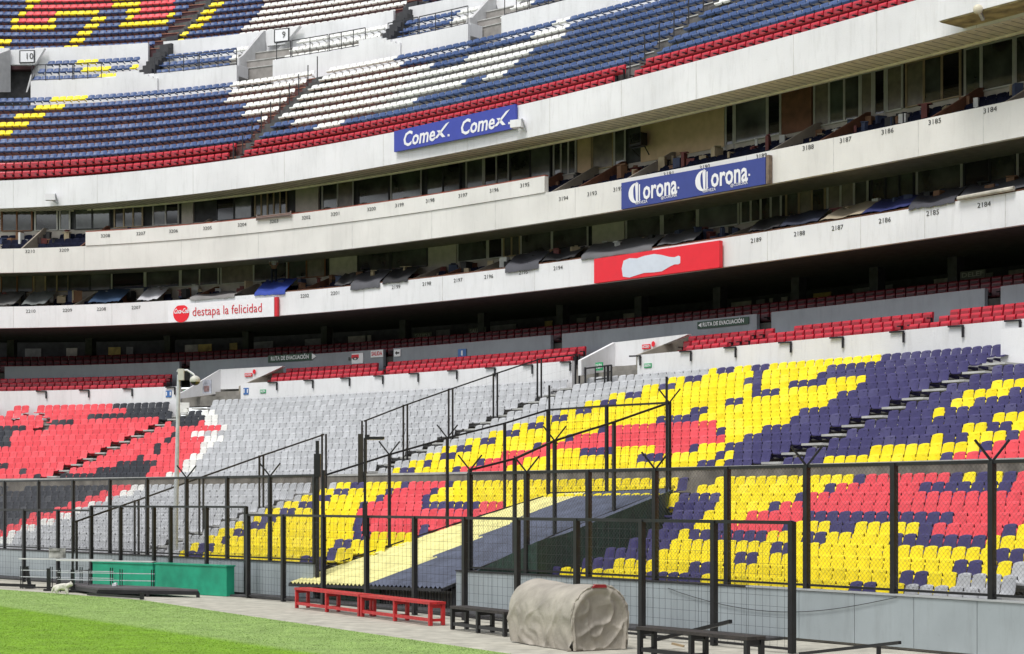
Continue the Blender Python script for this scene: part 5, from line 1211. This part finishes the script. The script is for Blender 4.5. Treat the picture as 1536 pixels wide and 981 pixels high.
# small white antenna at top right
# ------------------------------------------------------------------ things on the track
def bench(name, a, b, depth, h, label, cat, group, M, nleg=3, topM=None, th=.06):
    A, B = Vector(a), Vector(b); d = (B-A); L = d.length; d.normalize(); n = Vector((-d.y, d.x, 0)); n = n if n.y > 0 else -n
    root = empty(name, A, label, cat, group)
    an = math.atan2(d.y, d.x)
    for s, w in ((.5*depth/2-depth/4, 0), ) if False else ((depth*.23, 0), (depth*.77, 1)):
        m = MB(); c = A+d*L/2+n*s; m.box((c.x, c.y, h-th/2), (L, depth*.52, th), an); m.build('seat_plank', topM or M, root)
    for k in range(nleg):
        u = .06+(L-.12)*k/(nleg-1)
        for s in (.04, depth-.04):
            c = A+d*u+n*s; m = MB(); m.box((c.x, c.y, (h-th)/2), (.085, .085, h-th), an); m.build('leg', M, root)
        m = MB(); m.bar(A+d*u+n*.04+Vector((0, 0, .13)), A+d*u+n*(depth-.04)+Vector((0, 0, .13)), .05, .07); m.build('cross_rail', M, root)
        m = MB(); m.bar(A+d*u+n*.06+Vector((0, 0, h-th-.05)), A+d*u+n*(depth-.06)+Vector((0, 0, h-th-.05)), .04, .08); m.build('top_bearer', M, root)
    m = MB(); m.bar(A+d*.06+n*.04+Vector((0, 0, .135)), B-d*.06+n*.04+Vector((0, 0, .135)), .05, .08); m.build('stretcher', M, root)
    return root
g0, g1 = gnd(443, 912), gnd(643, 938.5); dd = (g1-g0)/ (643-443)
def lin(x): 
    # point on the bench line at column x
    k = (x-CX)/F; d = g1-g0; t = (k*g0.y-g0.x)/(d.x-k*d.y); return g0+d*t
bench('bench', lin(442), lin(538.5), .42, .575, 'red wooden bench, the farther left one of the red pair', 'bench', 'red benches on the track', M_bench)
bench('bench', lin(540), lin(645), .42, .57, 'red wooden bench, the nearer right one of the red pair', 'bench', 'red benches on the track', M_bench)
bench('bench', gnd(675, 944), gnd(757, 955), .45, .55, 'black wooden bench between the red benches and the covered roll', 'bench', 'black benches on the track', M_black, nleg=3, topM=M_wood)
g2 = ps(955, 77.4); g3 = ps(1121, 84.0)
bench('bench', (*g2, 0), (*g3, 0), .42, .575, 'black weathered bench at lower right, nearest the camera', 'bench', 'black benches on the track', M_black, nleg=3, topM=M_wood)
# loose black bars and rail behind the near bench
m = MB(); a, b = ps(1052, 76), ps(1096, 79); m.bar((*ps(986, 73.5), .18), (*b, .72), .07); tag(m.build('loose_bar', M_black), 'slanting black steel bar behind the near black bench', 'steel bar')
m = MB(); m.bar((*ps(1200, 80.5), .16), (*ps(1350, 89), .62), .055); m.bar((*ps(1318, 86.5), -.1), (*ps(1318, 86.5), .5), .07)
tag(m.build('handrail', M_black), 'sloping black handrail at the bottom right in front of the grey wall', 'handrail')
m = MB(); m.bar((*ps(1008, 73.5), .1), (*ps(1026, 73.7), .05), .08, .04); tag(m.build('wood_offcut', mat('pale_wood', (.4, .3, .18), .8, .1)), 'pale wooden offcut on the kerb behind the near bench', 'wood scrap')
# sagging cable on the grey wall
pts = []
for i in range(19):
    u = i/18; x = 1002+(1345-1002)*u; p = atx(offs(WALL, -.04), x); pts.append((p[0], p[1], .96-.42*math.sin(math.pi*u**.9)+.1*u))
tag(tube(pts, .008, 5).build('cable', M_dark, None, True), 'thin dark cable sagging across the pale grey wall panels', 'cable')
# covered turf roll
def roll():
    ne = gnd(898, 976); fa = gnd(815, 958); ax = Vector((-.45, .893, 0)).normalized(); si = Vector((.893, .45, 0)).normalized(); L = 2.75; R = .66
    ne = gnd(899, 975)+si*0
    root = empty('covered_roll', ne, 'large beige tarpaulin covering a tall roll beside the black bench', 'covered roll')
    from mathutils import noise as ns
    NA, NL = 96, 64; v = []; f = []
    def prof(a):
        # flattened round section that drops to the ground: a from -1 (left foot) over the top to +1 (right foot)
        th = a*math.radians(128); x = R*math.sin(th); z = R+R*math.cos(th)
        if abs(a) > .72:
            k = (abs(a)-.72)/.28; x = math.copysign(R*1.0-(.05*k), a); z = (R+R*math.cos(math.radians(92)))*(1-k)+.005
        elif abs(th) > math.radians(85): x = math.copysign(R, a)
        return x, z
    for j in range(NL+1):
        u = j/NL
        for i in range(NA+1):
            a = -1+2*i/NA; x, z = prof(a); low = max(0, 1-z/(1.25))
            c1 = ns.noise(Vector((u*4+a*2.2, a*2.5, 1.3))); fold = low*(.055*math.sin((u*L*3.0+low*2.6+1.2*c1)*3.1)+.05*c1)+.012*ns.noise(Vector((u*9, a*9, 4)))
            # drape lines: diagonal ridges
            rdg = abs(math.sin(u*7.5-low*3.0+2*c1)); fold = fold*.6+low*.09*(1-rdg)**4+.03*low*(1-abs(math.sin(u*15+low*5+3*c1)))**3
            x2 = x+math.copysign(fold, x) if abs(x) > .3 else x; z2 = max(0.0, z+(.03*c1*(1-low)) - .03*math.sin(u*math.pi)*(1-low)+.03*(u-.5))
            p = ne+ax*(u*L)+si*x2; v.append((p.x, p.y, z2+p.z))
    for j in range(NL):
        for i in range(NA): q = j*(NA+1)+i; f.append((q, q+1, q+NA+2, q+NA+1))
    link('cover', mkmesh('cover', v, f, M_tarp, smooth=True), root)
    # near end sheet, hanging in folds
    v = []; f = []; NRr = 40
    for j in range(NRr+1):
        k = j/NRr
        for i in range(NA+1):
            a = -1+2*i/NA; x, z = prof(a); cx, cz = 0, 0
            X = cx+(x-cx)*k; Z = cz+(z-cz)*k; Z = max(0, Z)
            c1 = ns.noise(Vector((X*2.2, Z*2.2, 7))); dd = (1-k**6)
            w1 = 1-abs(math.sin((X*.9+.55*(Z-1.1)**2-.25*Z)*5.2+1.8*c1)); w2 = 1-abs(math.sin((Z*1.3-.9*X*X+.3*X)*4.4+2.0*c1+1)); c2 = ns.noise(Vector((X*6, Z*6, 3)))
            sw = (.13*w1**3*(.3+.7*min(1, Z/.9))+.09*w2**3.5*max(0, 1-Z/1.1)+.08*c1+.015*c2-.06)*dd
            hem = .05*math.sin(math.pi*min(1, max(0, (k-.86)/.14)))
            p = ne-ax*(.0+sw*.7+hem+.02)+si*X; v.append((p.x, p.y, Z))
    for j in range(NRr):
        for i in range(NA): q = j*(NA+1)+i; f.append((q, q+1, q+NA+2, q+NA+1))
    link('end_sheet', mkmesh('end_sheet', v, f, M_tarp, smooth=True), root)
    # rope hem round the near edge
    pts = []
    for i in range(4, NA-3):
        a = -1+2*i/NA; x, z = prof(a); p = ne-ax*(.03+.01*math.sin(i*.7))+si*x*(1.0+.004*math.sin(i*.9)); pts.append((p.x, p.y, max(.02, z+.005*math.sin(i*1.7))))
    tube(pts, [.02+.008*math.sin(i*1.1) for i in range(len(pts))], 6).build('gathered_hem', M_tarp, root, True)
    p = ne+ax*.02+si*.0+Vector((0, 0, 1.31)); m = MB()
    m.prism([p-si*.2+Vector((0, 0, -.05)), p+si*.14+Vector((0, 0, -.05)), p+si*.1+Vector((0, 0, .012)), p-si*.12+Vector((0, 0, .02))], ax*-.1); m.build('red_strap', mat('dark_red_cloth', (.3, .015, .02), .8, .1), root)
roll()
# green barrier boxes
def greenbox(xa, ya, xb, yb_, h, dep, label):
    a, b = gnd(xa, ya), gnd(xb, yb_); d = (b-a).normalized(); n = Vector((-d.y, d.x, 0)); n = n if n.y > 0 else -n
    root = empty('barrier_box', a, label, 'barrier', 'green barrier boxes')
    m = MB(); m.prism([a, b, b+Vector((0, 0, h)), a+Vector((0, 0, h))], n*dep); m.build('body', M_green, root)
    m = MB(); A, B = a-n*.03-d*.02, b-n*.03+d*.03; m.prism([A+Vector((0, 0, h+.003)), B+Vector((0, 0, h+.003)), B+Vector((0, 0, h+.045)), A+Vector((0, 0, h+.045))], n*(dep+.06)); m.build('lid', M_green, root)
greenbox(233, 888, 340, 894.5, .93, .3, 'larger green wooden barrier box, right of the black platform')
greenbox(139, 881.6, 229, 886.4, .88, .22, 'smaller green wooden barrier box behind the metal railings')
# black stage platform
st = empty('stage_platform', gnd(150, 890), 'low black stage platform lying in front of the green boxes', 'platform')
c = [gnd(118, 882, .0), gnd(140, 891, .0), gnd(299, 889.5, .0), gnd(285, 879.5, .0)]
c = [gnd(92, 885), gnd(148, 893.5), gnd(297, 896), gnd(250, 892)]
m = MB(); m.prism([p+Vector((0, 0, .16)) for p in c], (0, 0, .09)); m.build('deck', mat('grey_black_deck', (.10, .09, .095), .6, .1), st)
m = MB()
for a_, b_ in zip(c, c[1:]+c[:1]): m.bar(a_+Vector((0, 0, .13)), b_+Vector((0, 0, .13)), .06, .12)
m.build('frame', M_black, st)
for p in c+[c[1].lerp(c[2], .5)]:
    m = MB(); m.bar(p, p+Vector((0, 0, .15)), .1); m.build('foot', M_black, st)
# metal railings stacked behind
def mrail(xa, ya, xb, yb_, h, label):
    a, b = gnd(xa, ya), gnd(xb, yb_); root = empty('metal_railing', a, label, 'railing', 'metal railings on the track'); d = (b-a).normalized()
    m = MB(); m.bar(a+Vector((0, 0, h)), b+Vector((0, 0, h)), .16, .035); m.build('top_bar', mat('bright_aluminium', (.6, .6, .6), .4, .05), root)
    for z in (h*.4, h*.62):
        m = MB(); m.bar(a+Vector((0, 0, z)), b+Vector((0, 0, z)), .025); m.build('rail', M_galv, root)
    m = MB(); m.bar(a+Vector((0, 0, .06)), b+Vector((0, 0, .06)), .05); m.build('bottom_rail', M_black, root)
    for k in range(4):
        for e in (-.04, .04):
            p = a.lerp(b, .02+.96*k/3)+d*e; m = MB(); m.bar(p, p+Vector((0, 0, h*.75)), .03); m.build('post', M_black, root)
mrail(30, 883, 170, 886, 1.03, 'silver topped metal railing, the left of two, lying near the left edge')
mrail(86, 888, 232, 891, 1.05, 'silver topped metal railing in front of the smaller green box')
for x, y, lean, lab in ((45, 882, -.12, 'leaning black stub post at the far left of the track'), (73, 886, 0, 'black stub post left of the white cat'), (109, 888, 0, 'black stub post right of the white cat')):
    g_ = gnd(x, y); m = MB(); m.bar(g_, g_+Vector((lean, 0, .75)), .11); m.box((g_.x, g_.y, .03), (.3, .25, .06)); tag(m.build('stub_post', M_black), lab, 'post', 'black stub posts')
m = MB(); a, b = gnd(132, 893), gnd(213, 899); m.bar(a+Vector((0, 0, .04)), b+Vector((0, 0, .06)), .07); m.box((b.x, b.y, .1), (.12, .1, .2)); tag(m.build('floor_bar', M_black), 'long black bar lying on the track edge beside the turf', 'steel bar')
m = MB(); a, b = gnd(-40, 880), gnd(52, 883); m.bar(a+Vector((0, 0, .1)), b+Vector((0, 0, .1)), .1); tag(m.build('floor_bar', M_black), 'black frame bar on the track at the left edge of the picture', 'steel bar')
g_ = gnd(171.5, 879.5, .25); m = MB(); m.box((g_.x, g_.y, .30), (.12, .1, .08), .4); m.box((g_.x+.05, g_.y, .33), (.06, .08, .08), .9); tag(m.build('paper_scrap', M_signwhite), 'crumpled white paper on the black stage platform', 'paper')
# hanging cloth on the left fence
q = ps(87, 41.5); m = MB(); m.box((q[0], q[1]-.1, 1.13), (.6, .05, .35)); m.box((q[0]-.1, q[1]-.14, 1.25), (.35, .05, .08)); tag(m.build('hanging_cloth', mat('pale_cloth', (.45, .45, .42), .9, .3, 4)), 'pale cloth hung on the fence at left above the metal railing', 'cloth')
# white cat
def cat():
    g_ = gnd(94, 892); s = 1.22; root = empty('cat', g_, 'white cat walking along the edge of the pitch toward the camera right', 'cat')
    V = [(-.17,0,.22),(-.06,0,.225),(.05,0,.215),(.13,0,.235),(.19,-.02,.27),(.24,-.035,.275),(-.16,.04,.12),(-.19,.04,.06),(-.17,.04,.01),(-.15,-.045,.12),(-.13,-.045,.06),(-.11,-.045,.01),(.11,.035,.11),(.10,.035,.01),(.12,-.04,.11),(.15,-.04,.01),(-.23,0,.2),(-.27,.01,.12),(-.29,.01,.05),(.28,-.045,.262)]
    E_ = [(0,1),(1,2),(2,3),(3,4),(4,5),(0,6),(6,7),(7,8),(0,9),(9,10),(10,11),(2,12),(12,13),(2,14),(14,15),(0,16),(16,17),(17,18),(5,19)]
    Rr = [.085,.095,.09,.07,.06,.06,.055,.032,.024,.055,.032,.024,.042,.024,.042,.024,.035,.03,.022,.032]
    me = bpy.data.meshes.new('body'); me.from_pydata([(g_.x+a*s, g_.y+b*s, c*s) for a, b, c in V], E_, []); me.materials.append(M_fur)
    o = link('body', me, root); o.modifiers.new('skin', 'SKIN'); ss = o.modifiers.new('sub', 'SUBSURF'); ss.levels = ss.render_levels = 2
    for i, r in enumerate(Rr): me.skin_vertices[0].data[i].radius = (r*s, r*s)
    me.skin_vertices[0].data[0].use_root = True
    for dy in (-.062, -.005):
        m = MB(); b0 = Vector((g_.x+.225*s, g_.y+dy*s, .30*s+.03)); m.poly([b0+Vector((-.02, -.015, 0)), b0+Vector((.02, -.015, 0)), b0+Vector((0, 0, .045))]); m.poly([b0+Vector((.02, -.015, 0)), b0+Vector((0, .02, 0)), b0+Vector((0, 0, .045))]); m.poly([b0+Vector((0, .02, 0)), b0+Vector((-.02, -.015, 0)), b0+Vector((0, 0, .045))]); m.build('ear', M_fur, root)
cat()
